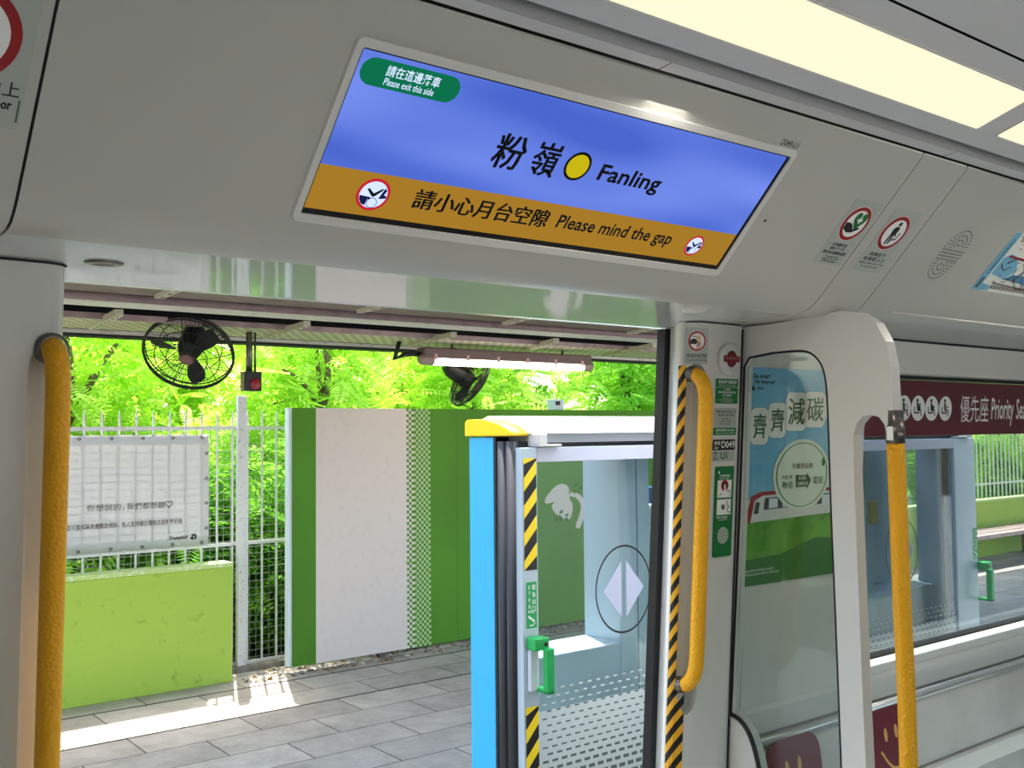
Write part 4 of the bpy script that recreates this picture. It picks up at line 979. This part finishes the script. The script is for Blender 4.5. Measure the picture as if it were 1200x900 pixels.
# perforated cable tray
HOLE = bpy.data.materials.new('perforated_tray'); HOLE.use_nodes = True
n = HOLE.node_tree.nodes; l = HOLE.node_tree.links; b = n['Principled BSDF']; b.inputs['Roughness'].default_value = .55
tc = n.new('ShaderNodeTexCoord'); bt = n.new('ShaderNodeTexBrick'); bt.offset = .5; bt.inputs['Scale'].default_value = 1
bt.inputs['Brick Width'].default_value = .075; bt.inputs['Row Height'].default_value = .055; bt.inputs['Mortar Size'].default_value = .019
bt.inputs['Color1'].default_value = lin('1B1814'); bt.inputs['Color2'].default_value = lin('241F1A'); bt.inputs['Mortar'].default_value = lin('C2B79D')
l.new(tc.outputs['Object'], bt.inputs['Vector']); l.new(bt.outputs['Color'], b.inputs['Base Color'])
r = empty('cable_tray', (8, (y4+y5)/2, CZ_), 'perforated cable tray with pink side, hung under the canopy', 'cable tray')
mb = MB(); mb.box((-4, y7, CZ_), (20, y5, CZ_+.012), HOLE); mb.build('perforated_base', r)
mb = MB(); mb.box((-4, y7-.006, CZ_-.004), (20, y7, CZ+(CZ_-CZ)*y7/y4), mat('tray_pink', 'A58C88', .6, vary=(9, '8A7370', 6, .45, .75))); mb.build('side', r)
mb = MB(); mb.box((-4, min(yr0, yr1), CZ_-.0), (20, max(yr0, yr1), CZ_+.02), mat('angle_pale', 'CFC8C0')); tag(mb.build('edge_rail'), 'thin pale rail along the far edge of the canopy', 'beam')
mb = MB(); mb.box((-4, 6.80, 2.343), (20, 6.94, CZ_+.2), DARK); tag(mb.build('edge_beam'), 'dark beam along the outer edge of the canopy, above the trees', 'beam')
# ducts and hangers in the dark gap
mb = MB(); xx0, xx1 = oz(318, 375, CZ_+.12).x, oz(425, 385, CZ_+.12).x
mb.box((xx0, y3+.05, CZ_+.10), (xx1, y4+.2, CZ_+.22), mat('duct_grey', '77776F', .7, vary=(9, '5A5A54', 6, .4, .6))); tag(mb.build('duct_box'), 'grey duct section in the dark gap of the canopy', 'duct')
mb = MB(); mb.tube([(4.6, y3+.25, CZ_+.14), (14, y3+.25, CZ_+.14)], .03, WIRE, 10); tag(mb.build('conduit_pipe'), 'grey conduit in the dark gap of the canopy, over the lamp', 'pipe')
STR = None
def strut(px0, py0, px1, py1, z, label):
    a = oz(px0, py0, z); b_ = oz(px1, py1, z); d = (b_-a); d.z = 0; sd = Vector((d.y, -d.x, 0)).normalized()*.021
    r = empty('support_strut', a, label, 'bracket', 'cross struts under the canopy')
    mb = MB(); mb.prism([a-sd, a+sd, a+sd+Vector((0, 0, .035)), a-sd+Vector((0, 0, .035))], d, CREAM)
    N = max(3, int(d.length/.11))
    for i in range(N):
        c = a+d*((i+.5)/N)-Vector((0, 0, .0008)); dd = d.normalized()*.02; s2 = sd*.35
        mb.add([c-dd-s2, c+dd-s2, c+dd+s2, c-dd+s2], [(0, 1, 2, 3)], DARK)
    mb.build('channel', r, fix=False)
    mb = MB(); q = b_-d*.06 if py1 < py0 else a; mb.tube([q+Vector((0, 0, .03)), q+Vector((0, 0, .24))], .010, DARK, 8); mb.box((q.x-.022, q.y-.015, z+.036), (q.x+.022, q.y+.015, z+.07), DARK); mb.build('hanger', r)
    return r
ORD = ('leftmost', 'second from the left', 'third from the left', 'fourth from the left', 'fifth from the left')
for i, p in enumerate(((186, 350, 222, 335), (422, 367, 466, 356), (592, 381, 632, 371), (738, 392, 776, 384))):
    strut(*p, CZ_-.02, 'cream slotted strut across the pink soffit panel of the canopy, '+ORD[i])
for i, p in enumerate(((108, 386, 140, 370), (312, 397, 360, 383), (480, 406, 532, 395), (618, 411, 652, 402), (708, 418, 768, 407))):
    strut(*p, CZ_-.02, 'cream slotted strut under the perforated cable tray, '+ORD[i])

# --- platform lamp
LYL = 6.25
a = oy(490, 417, LYL); b_ = oy(691, 430, LYL); zc = (a.z+b_.z)/2
r = empty('batten_lamp', ((a.x+b_.x)/2, LYL, zc), 'glowing tube lamp under the platform canopy, above the second fan', 'light')
x0, x1 = a.x, b_.x
mb = MB(); mb.box((x0+.02, LYL-.055, zc+.0), (x1-.02, LYL+.055, zc+.075), mat('lamp_body', '6B5551', .6)); mb.build('body', r, bevel=.012)
mb = MB(); mb.tube([(x0+.11, LYL-.01, zc-.022), (x1-.09, LYL-.01, zc-.022)], .030, emitmat('tube_glow', 'FFF4D8', 6), 16); mb.build('tube', r)
for s0, s1, nm in ((x0, x0+.115, 'end_cap'), (x1-.095, x1, 'end_cap')):
    mb = MB(); mb.lathe((s0, LYL-.01, zc-.012), (1, 0, 0), [(0, .0001), (0, .022), (.02, .038), ((s1-s0), .042), ((s1-s0), .0001)], mat('lamp_cap', '9A8478', .5), 16); mb.build(nm, r)
for i in range(6):
    mb = MB(); x = x0+.12+(x1-x0-.25)*i/5; mb.box((x-.012, LYL-.058, zc-.012), (x+.012, LYL-.05, zc+.03), mat('lamp_clip', 'C49A90', .4)); mb.build('clip', r)
mb = MB(); mb.tube([(x0+.04, LYL, zc+.03), (x0-.12, LYL, zc+.02), (x0-.20, LYL, zc-.02), (x0-.16, LYL, CZ_)], .018, FANB, 8); mb.build('cable', r)
mb = MB()
for x in (x0+.3, x1-.3): mb.tube([(x, LYL, zc+.07), (x, LYL, CZ_+.1)], .008, DARK, 8)
mb.build('hanger', r)
# --- fans
def fan(c, axis, R, label, top):
    c = Vector(c); ax = Vector(axis).normalized(); u = ax.cross(Vector((0, 0, 1))).normalized(); v = u.cross(ax).normalized()
    if v.z < 0: v = -v
    r = empty('wall_fan', c, label, 'fan', 'fans hung under the canopy')
    P = lambda rad, t, d: c+u*(rad*math.cos(t))+v*(rad*math.sin(t))+ax*d
    N = 48
    mb = MB()
    for rad, d, th in ((R, 0, .008), (R*.985, .02, .004), (R*.72, .045, .003), (R*.45, .06, .003), (R*.985, -.03, .004), (R*.7, -.07, .003)):
        mb.tube([P(rad, 6.2832*i/N, d) for i in range(N)], th, FANB, 6, closed=True)
    for i in range(60):
        t = 6.2832*i/60
        for s_, e_, n_ in ((1, .07, 5), (-1, -.10, 4)):
            mb.tube([P(R*.16+(R-R*.16)*k/n_, t, e_*math.cos(1.45*k/n_)) for k in range(n_+1)], .0011 if i % 5 else .003, FANB, 4, cap=False)
    mb.build('guard', r)
    mb = MB(); mb.lathe(c, ax, [(.06, .0001), (.072, .03), (.062, R*.17), (.056, R*.17), (.05, .0001)], mat('fan_badge', '6E4B45', .5), 20); mb.build('badge', r)
    for k in range(3):
        mb = MB(); t0 = k*2.0944+.4; rows = 6; vs = []
        for i in range(rows+1):
            rad = R*(.12+.74*i/rows); w_ = .32*math.sin(math.pi*(.25+.6*i/rows))
            vs += [P(rad, t0-w_, -.03), P(rad, t0, 0.0), P(rad, t0+w_, .02)]
        mb.add(vs, [(3*i+j, 3*i+j+1, 3*i+j+4, 3*i+j+3) for i in range(rows) for j in (0, 1)], FANB, True); mb.build('blade', r, fix=False)
    mb = MB(); mb.lathe(c, -ax, [(.0, .0001), (.0, .06), (.05, .075), (.20, .072), (.25, .05), (.25, .0001)], FANB, 24); mb.build('motor', r)
    h = c-ax*.16; mb = MB(); mb.tube(spline([h, h+Vector((0, 0, .10))-ax*.05, Vector((h.x, h.y, top-.02))-ax*.02, Vector((h.x, h.y, top))-ax*.02], 5), .03, FANB, 10); mb.build('bracket', r)
    return r
FDY = 6.0
c = oy(221, 414, FDY)
fan(c, (-.42, -.62, -.66), .265, 'black caged fan tilted down under the canopy, left of the doorway', CZ_)
c = oy(551, 448, 6.5)
r = fan(c, (.80, -.12, -.52), .215, 'black caged fan seen edge on below the glowing tube lamp', CZ_)
# --- alarm box on a drop pole
AY = 6.2; c = oy(294, 447, AY)
r = empty('alarm_box', (c.x, AY, c.z-.06), 'small black box with a red disc on a drop pole under the canopy', 'alarm')
hw = .056; mb = MB(); mb.box((c.x-hw, AY-.04, c.z-.062), (c.x+hw, AY+.04, c.z+.062), FANB); mb.box((c.x-hw-.004, AY-.03, c.z-.06), (c.x-hw, AY+.03, c.z+.06), mat('alarm_beige', '8C7C5A', .6)); mb.build('case', r, bevel=.004)
mb = MB(); mb.lathe((c.x+.012, AY-.04, c.z-.018), (0, -1, 0), [(0, .036), (.006, .036), (.010, .030), (.012, .0001)], mat('alarm_red', '8E1520', .4), 20); mb.build('button', r)
mb = MB(); mb.tube([(c.x-.012, AY, c.z+.06), (c.x-.012, AY, CZ_+.02)], .022, DSTEEL, 8); mb.build('pole', r)
mb = MB(); mb.tube([(c.x+.028, AY, c.z+.06), (c.x+.028, AY, CZ_+.02)], .008, DSTEEL, 8); mb.build('conduit', r)
# =================================================================== platform gates
GY = 2.25
def gate(xe, s, label, glabel, drive):
    """xe: x of the end face at the doorway; s: +1 runs to the right of it, -1 to the left"""
    Xd = lambda d: xe+s*d
    bx = lambda mb, d0, d1, y0, y1, z0, z1, m: mb.box((min(Xd(d0), Xd(d1)), y0, z0), (max(Xd(d0), Xd(d1)), y1, z1), m)
    r = empty('platform_gate', (Xd(.5), GY+.12, 0), label, 'gate')
    zt = 1.685
    mb = MB(); bx(mb, 0, .012, GY+.115, GY+.235, 0, zt, BLUE); mb.build('end_panel', r, bevel=.003)
    mb = MB(); bx(mb, .012, .06, GY+.115, GY+.235, 0, zt, GATEG); mb.build('end_post', r, bevel=.004)
    mb = MB(); bx(mb, .002, .05, GY+.105, GY+.116, 0, zt, BLACKR)
    for y in (GY+.075, GY+.035): mb.tube([(Xd(.008), y, 0), (Xd(.008), y, zt-.012)], .020, mat('seal_grey', '171A22', .5), 12)
    bx(mb, .010, .05, GY+.018, GY+.10, 0, zt-.012, mat('seal_dark', '101218', .6)); mb.build('rubber_seal', r)
    # moving leaf: frame with glass
    mb = MB(); zr = 1.655; L = 1.02; sw = .060 if s > 0 else .175; ho = 0 if s > 0 else -.052
    bx(mb, .004, sw, GY-.012, GY+.018, 0, zr, GATEG); bx(mb, L-.06, L, GY-.012, GY+.018, 0, zr, GATEG)
    bx(mb, sw, L-.06, GY-.012, GY+.018, zr-.042, zr, mat('gate_lilac_rail', 'B7BACB', .35)); bx(mb, sw, L-.06, GY-.012, GY+.018, 0, .25, GATEG)
    mb.build('leaf_frame', r, bevel=.002)
    mb = MB(); bx(mb, .055, L-.05, GY-.002, GY+.004, .24, zr-.04, GL_GATE); gp = mb.build('glass_pane', r)
    # print on the glass: ring with split diamond, and rows of dashes
    f = Flat((Xd(0), GY-.0026, 0), X, (0, 0, 1)); f.t = 0
    if s > 0: c = f.uv(731, 690); rx = .118
    else: c = f.uv(1057, 646); rx = .118
    f.ell(c, rx, rx*1.13, BLK, 1, px=False, n=48, hole=.955)
    K = mat('diamond_lilac', 'A4A9C2', .4); q = .085
    f.poly([(c[0]-q, c[1]), (c[0]-.010, c[1]-q), (c[0]-.010, c[1]+q)], K, 1, False); f.poly([(c[0]+q, c[1]+.0), (c[0]+.010, c[1]+q), (c[0]+.010, c[1]-q)], K, 1, False)
    f.build('glass_mark', r)
    f = Flat((Xd(0), GY-.0026, 0), X, (0, 0, 1)); f.t = 0
    d0, d1 = sw+.002, L-.062
    sg = lambda a: s*a
    top = oy(655, 806, GY).z
    f.poly([(sg(d0), .25), (sg(d1), .25), (sg(d1), top-.055), (sg(d0), top-.055)] if s > 0 else [(sg(d1), .25), (sg(d0), .25), (sg(d0), top-.055), (sg(d1), top-.055)], FILM, 1, False)
    z = top; j = 0
    while z > .30:
        wdt = .014+.012*min(1, max(0, (top-z)/.30)); hgt = .0045+.013*max(0, min(1, (top-.16-z)/.2)); pit = .035
        a = d0+.015+(.0175 if j % 2 else 0)
        while a+wdt < d1-.01:
            f.poly([(sg(a), z), (sg(a+wdt), z), (sg(a+wdt), z+hgt), (sg(a), z+hgt)] if s > 0 else [(sg(a+wdt), z), (sg(a), z), (sg(a), z+hgt), (sg(a+wdt), z+hgt)], FILM if z > top-.055 else FILMD, 2, False)
            a += pit
        z -= .017+hgt*.7; j += 1
    f.build('dot_film', r, )
    # hazard stripes on the leading stile
    f = Flat((Xd(.010), GY-.0125, 0), X, (0, 0, 1)); f.t = 0
    def stripes(z0, z1):
        w_ = .046; A_ = (0, w_) if s > 0 else (-w_, 0)
        f.poly([(A_[0], z0), (A_[1], z0), (A_[1], z1), (A_[0], z1)], YEL, 1, False); z = z0-.05
        while z < z1:
            pts = [(A_[0], z), (A_[1], z+.050), (A_[1], z+.050+.039), (A_[0], z+.039)]
            pts = [(a, min(z1, max(z0, b))) for a, b in pts]
            f.poly(pts, BLK, 2, False); z += .077
    zs0 = oy(615, 668, GY).z; zs1 = oy(617, 828, GY).z
    if s > 0: stripes(zs0, 1.625); stripes(.15, zs1); f.build('hazard_stripes', r)
    # green instruction label
    f = Flat((Xd(.034 if s > 0 else .022), GY-.0125, 0), X, (0, 0, 1)); f.t = 0
    z0, z1 = (oy(616, 736, GY).z, oy(616, 682, GY).z) if s > 0 else (oy(1138, 655, GY).z, oy(1138, 619, GY).z)
    f.poly([(-.019, z0), (.019, z0), (.019, z1), (-.019, z1)], mat('label_green', '18A35A', .4), 1, False)
    for i, ch in enumerate('緊急出口'): f.text(ch, (.002, z1-.022-.020*i), (.015, z1-.008-.020*i), WHT, 2, .03, px=False)
    for i, ch in enumerate('拉下手柄'): f.text(ch, (-.012, z1-.020-.018*i), (-.004, z1-.008-.018*i), WHT, 2, .02, px=False)
    f.text('PULL', (-.012, z0+.042), (.012, z0+.050), WHT, 2, .02, px=False)
    f.line([(-.012, z0+.034), (.010, z0+.018)], .006, WHT, 2, False); f.line([(-.008, z0+.008), (.006, z0+.008), (.012, z0+.016)], .003, WHT, 2, False)
    lb = f.build('instruction_label', r)
    # green release handle on a white backing
    hz1, hz0 = (oy(625, 748, GY-.04).z, oy(625, 814, GY-.04).z) if s > 0 else (oy(1145, 660, GY-.04).z, oy(1145, 706, GY-.04).z)
    mb = MB()
    if s > 0: bx(mb, .016+ho*.6, .050+ho*.6, GY-.026, GY-.012, hz0+.002, hz1-.035, mat('handle_back', 'D9DCEB', .4)); mb.build('handle_plate', r, bevel=.006)
    mb = MB(); bx(mb, .014+ho, .064+ho, GY-.055, GY-.012, hz1-.035, hz1, GGREEN)
    bx(mb, .040+ho, .066+ho, GY-.075, GY-.050, hz0, hz1-.028, GGREEN); bx(mb, .040+ho, .066+ho, GY-.075, GY-.012, hz0, hz0+.012, GGREEN)
    h = mb.build('release_handle', r, bevel=.005, bseg=3)
    mb = MB(); mb.lathe((Xd(.050+ho), GY-.055, hz1-.018), (0, -1, 0), [(0, .006), (.002, .006), (.002, .0001)], BLK, 12); mb.build('keyhole', h)
    # head: white cover, dark track, yellow end cap
    Lc = drive
    mb = MB(); P0 = Xd(.045); vec = (s*(Lc-.045), 0, 0)
    mb.prism([(P0, GY+.0, 1.695), (P0, GY+.01, 1.715), (P0, GY+.06, 1.742), (P0, GY+.20, 1.748), (P0, GY+.24, 1.735), (P0, GY+.24, 1.695)], vec, GATEW); mb.build('cover', r)
    mb = MB(); bx(mb, .05, Lc, GY+.015, GY+.225, 1.668, 1.694, mat('track_grey', '8F9296', .4)); bx(mb, .05, Lc, GY+.03, GY+.21, 1.655, 1.668, FANB); mb.build('track', r)
    mb = MB(); YC = mat('cap_yellow', 'FFD400', .35)
    prof = [(GY+.245, 1.688), (GY+.245, 1.728), (GY+.235, 1.737), (GY+.19, 1.738), (GY+.13, 1.734), (GY+.07, 1.722), (GY+.03, 1.708), (GY+.012, 1.696), (GY+.014, 1.688)]
    mb.prism([(Xd(-.010), a, b) for a, b in prof], (s*.075, 0, 0), YC, True); mb.build('end_cap', r, bevel=.004)
    mb = MB(); bx(mb, .052, .085, GY-.030, GY+.02, 1.662, 1.694, STEEL); bx(mb, .052, .14, GY-.030, GY+.02, 1.657, 1.664, STEEL); mb.build('latch_bracket', r, bevel=.003)
    return r
XE2 = oy(1143, 650, GY).x
gate(1.785, 1, 'blue ended platform gate with hazard stripes, right of the open doorway', None, 1.26)
gate(XE2, -1, 'platform gate with a pale frame, seen through the carriage window', None, 1.26)
# fixed drive housing between the two leaves
r = empty('gate_housing', (3.0, 2.64, 0), 'grey steel gate housing with posts and low box, behind the gate glass', 'gate housing')
HY0, HY1 = 2.40, 2.574
zb = oy(727, 753, HY0).z; xr = oy(726, 650, HY0).x; xq = oy(762, 650, HY0).x
mb = MB(); mb.box((1.86, HY0, 0), (xr, HY1, zb), GATEG); mb.build('low_box', r, bevel=.004)
mb = MB(); mb.box((3.62, HY0, 0), (4.26, HY1, zb), GATEG); mb.build('low_box', r, bevel=.004)
for x0, x1 in ((xr, xq), (3.50, 3.62)):
    mb = MB(); mb.box((x0, HY0, 0), (x1, HY1, 1.63), GATEG); mb.build('post', r, bevel=.004)
    mb = MB(); mb.box((x0+(x1-x0)*.56, HY0-.0007, 0), (x0+(x1-x0)*.56+.0025, HY0+.0002, 1.63), SEAM); mb.build('seam', r)
mb = MB(); mb.box((xq, HY1-.06, 0), (3.50, HY1-.02, .70), GATEG); mb.build('middle_panel', r, bevel=.003)
mb = MB(); mb.box((xq, HY1-.065, .70), (3.50, HY1-.015, .74), WHITE); mb.build('middle_rail', r, bevel=.003)
mb = MB(); mb.box((3.62, HY1-.02, zb), (4.27, HY1, 1.63), GATEG); mb.build('back_panel', r, bevel=.003)
mb = MB(); mb.box((xq, HY1-.04, 1.44), (3.50, HY1-.01, 1.50), mat('housing_blue_band', '2E6FA0', .5)); mb.build('blue_band', r)
mb = MB(); q = oy(764, 605, HY0+.06); mb.box((xq, HY0+.05, q.z-.045), (xq+.12, HY0+.10, q.z+.035), GATEG); mb.build('cable_bracket', r, bevel=.003)
for (ax_, ay_), (bx_, by_) in (((757, 594), (776, 615)), ((758, 618), (776, 655))):
    p0, p1 = oy(ax_, ay_, HY0+.04), oy(bx_, by_, HY0+.04)
    mb = MB(); mb.tube(spline([p0, p0+Vector((.02, -.01, -.03 if ay_ > 600 else 0)), (p0+p1)/2+Vector((.0 if ay_ > 600 else .01, -.01, -.03 if ay_ > 600 else .02)), p1], 6), .010, ALU, 10); mb.build('flexible_conduit', r)
mb = MB(); mb.box((xr, HY1, 1.63), (4.2, HY1+.015, 1.66), GATEG); mb.build('top_rail', r)
mb = MB(); c = oy(1023, 601, 2.33); mb.box((c.x-.014, 2.315, c.z-.045), (c.x+.014, 2.345, c.z+.045), mat('sensor_yellow', 'C9A24A', .4)); tag(mb.build('door_sensor', bevel=.004), 'small yellow sensor block on the gate, seen through the carriage window', 'sensor')
mb = MB(); mb.box((c.x-.02, 2.345, 0), (c.x+.02, 2.37, 1.62), GATEG); mb.build('sensor_post', r, bevel=.003)
# =================================================================== greenery beyond the fence
def leafmat(name, c1, c2, c3, tr):
    m = bpy.data.materials.new(name); m.use_nodes = True
    n = m.node_tree.nodes; l = m.node_tree.links; n.clear()
    o = n.new('ShaderNodeOutputMaterial'); d = n.new('ShaderNodeBsdfDiffuse'); t = n.new('ShaderNodeBsdfTranslucent'); mx = n.new('ShaderNodeMixShader'); mx.inputs[0].default_value = tr
    at = n.new('ShaderNodeAttribute'); at.attribute_name = 'tone'
    r = n.new('ShaderNodeValToRGB'); e = r.color_ramp.elements; e[0].color = lin(c1); e[1].color = lin(c3); k = e.new(.5); k.color = lin(c2)
    l.new(at.outputs['Fac'], r.inputs[0]); l.new(r.outputs[0], d.inputs[0]); l.new(r.outputs[0], t.inputs[0])
    l.new(d.outputs[0], mx.inputs[1]); l.new(t.outputs[0], mx.inputs[2]); l.new(mx.outputs[0], o.inputs[0]); return m
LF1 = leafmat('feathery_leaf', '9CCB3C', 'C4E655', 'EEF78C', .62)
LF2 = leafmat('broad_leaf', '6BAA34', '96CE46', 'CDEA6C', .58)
LF3 = leafmat('undergrowth_leaf', '3F7A22', '6FAE34', '9CCB48', .5)  # deeper greens for the undergrowth clumps
def foliage(name, parent, boxes, nfr, seed, m, L=(.28, .55), nl=9, lw=.020, ll=.085):
    """boxes: ellipsoids (cx, cy, cz, rx, ry, rz); each frond is a midrib with paired leaflets"""
    g = np.random.default_rng(seed); V = []; T = []
    for (cx, cy_, cz, rx, ry, rz), k in zip(boxes, nfr):
        d = g.normal(size=(k, 3)); d /= np.linalg.norm(d, axis=1)[:, None]; rad = g.random(k)**(1/2.2)
        c = np.array([cx, cy_, cz])+d*rad[:, None]*np.array([rx, ry, rz])
        az = g.random(k)*6.283; el = g.normal(-.15, .45, k); Ln = g.uniform(*L, k)
        ax = np.stack([np.cos(az)*np.cos(el), np.sin(az)*np.cos(el), np.sin(el)], 1)
        sd = np.cross(ax, np.array([0, 0, 1.])); sd /= np.linalg.norm(sd, axis=1)[:, None]; up = np.cross(sd, ax)
        roll = g.normal(0, .5, k); s2 = sd*np.cos(roll)[:, None]+up*np.sin(roll)[:, None]; u2 = np.cross(s2, ax)
        tone = np.clip(g.normal(.5, .22, k), 0, 1)
        for i in range(nl):
            f_ = (i+1)/nl
            base = c+ax*(Ln*f_)[:, None]-np.array([0, 0, .22])*(Ln*f_*f_)[:, None]
            sc = math.sin(math.pi*(.15+.8*f_))*.8+.3
            for sg in (1, -1):
                tip = base+(s2*sg*.9+ax*.45)*ll*sc+np.array([0, 0, -.02])*sc
                w_ = np.cross(tip-base, u2); w_ /= (np.linalg.norm(w_, axis=1)[:, None]+1e-9); mid_ = base*.5+tip*.5
                V.append(np.stack([base, mid_+w_*lw, tip, mid_-w_*lw], 1)); T.append(np.clip(tone+g.normal(0, .08, k), 0, 1))
    V = np.concatenate(V).reshape(-1, 3); T = np.concatenate(T); nq = len(T)
    off = np.array(WL[parent.name]); me = bpy.data.meshes.new(name)
    me.vertices.add(len(V)); me.vertices.foreach_set('co', (V-off).astype(np.float32).ravel())
    me.loops.add(nq*4); me.loops.foreach_set('vertex_index', np.arange(nq*4, dtype=np.int32))
    me.polygons.add(nq); me.polygons.foreach_set('loop_start', np.arange(0, nq*4, 4, dtype=np.int32)); me.polygons.foreach_set('loop_total', np.full(nq, 4, dtype=np.int32))
    a = me.attributes.new('tone', 'FLOAT', 'FACE'); a.data.foreach_set('value', T.astype(np.float32))
    me.materials.append(m); me.update(); me.validate()
    o = bpy.data.objects.new(name, me); return reg(o, None, parent)
def tree(x, y, h, w_, seed, label, m, n, kind='tree', grp='trees beyond the platform fence', ll=.085, lw=.02, ground=-.08):
    rr = random.Random(seed)
    r = empty(kind, (x, y, ground), label, kind if kind != 'tree' else 'tree', grp)
    bx_ = []; nf = []
    K = 7
    for i in range(K):
        a = rr.random()*6.28; rad = rr.random()*w_*.6; z = h*(.28+.62*(i+.5)/K)
        s_ = w_*rr.uniform(.45, .75); bx_.append((x+math.cos(a)*rad, y+math.sin(a)*rad*.8, z, s_, s_*.8, h*.20)); nf.append(int(n/K))
    bx_.append((x, y, h*.30, w_*.9, w_*.7, h*.30)); nf.append(n//4)
    foliage('foliage', r, bx_, nf, seed, m, ll=ll, lw=lw)
    mb = MB(); pts = spline([(x, y, ground), (x+rr.uniform(-.1, .1), y, h*.3), (x+rr.uniform(-.25, .25), y+rr.uniform(-.2, .2), h*.6), (x+rr.uniform(-.4, .4), y, h*.9)], 5)
    mb.tube(pts, [.055*(1-.7*i/(len(pts)-1)) for i in range(len(pts))], TRUNK, 8)
    for b in bx_[:K]:
        q = pts[len(pts)//2]; mb.tube([q, (q+Vector(b[:3]))/2+Vector((0, 0, .1)), Vector(b[:3])], [.03, .02, .010], TRUNK, 6)
    mb.build('trunk', r); return r
TL_ = ['feathery bright green tree nearest the caged fan, beyond the fence', 'feathery yellow green tree above the white hoarding panel', 'feathery yellow green tree behind the glowing tube lamp',
       'leafy tree above the hoarding, left of the open door edge', 'green tree beyond the fence at the far left of the doorway']
specs = [(2.3, 9.0, 3.7, 1.3, 11, TL_[0], LF1, 900), (4.7, 9.4, 4.0, 1.5, 12, TL_[1], LF1, 1000), (7.0, 9.8, 4.0, 1.6, 13, TL_[2], LF1, 1000),
         (9.6, 9.6, 4.0, 1.6, 14, TL_[3], LF2, 1000), (.6, 9.6, 3.8, 1.2, 15, TL_[4], LF2, 700)]
for s_ in specs: tree(*s_)
tree(16.2, 9.8, 3.4, 1.5, 16, 'dense green tree behind the white fence in the carriage window', LF2, 900)
tree(19.5, 9.6, 3.8, 1.9, 17, 'bright green tree far right behind the fence in the carriage window', LF1, 900)
# taller background mass, tree by tree
bgl = ['tall backdrop tree behind the fan at the left', 'tall backdrop tree behind the alarm box', 'tall backdrop tree behind the hoarding stripe', 'tall backdrop tree behind the tube lamp', 'tall backdrop tree behind the second fan', 'tall backdrop tree near the open door edge', 'tall backdrop tree seen high in the carriage window']
for i, x in enumerate((1.6, 4.4, 7.2, 10.0, 12.8, 15.6, 25.5)):
    tree(x, 13.2+.5*(i % 2), 5.2, 2.2, 30+i, bgl[i], LF1 if i % 3 else LF2, 1100, ll=.12, lw=.03)
# undergrowth in clumps; the last, hidden one is added to shade the kerb
ul = ['grassy undergrowth behind the banner', 'undergrowth behind the fence post', 'undergrowth just left of the hoarding', 'undergrowth behind the far end of the hoarding', 'undergrowth behind the fence in the carriage window', 'low undergrowth added close behind the hoarding to shade the kerb']
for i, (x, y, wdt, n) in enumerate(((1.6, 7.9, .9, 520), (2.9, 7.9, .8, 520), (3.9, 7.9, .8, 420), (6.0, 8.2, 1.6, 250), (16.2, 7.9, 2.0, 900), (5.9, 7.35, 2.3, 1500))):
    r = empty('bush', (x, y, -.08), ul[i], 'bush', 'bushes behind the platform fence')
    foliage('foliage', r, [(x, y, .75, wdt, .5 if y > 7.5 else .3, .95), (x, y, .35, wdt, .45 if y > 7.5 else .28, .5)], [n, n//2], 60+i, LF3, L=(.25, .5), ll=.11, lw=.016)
    mb = MB()
    for k in range(7): mb.tube([(x+(k-3)*wdt*.25, y, -.08), (x+(k-3)*wdt*.27, y+.05, .6), (x+(k-3)*wdt*.3, y, 1.1)], [.014, .010, .005], TRUNK, 6)
    mb.build('stem', r)
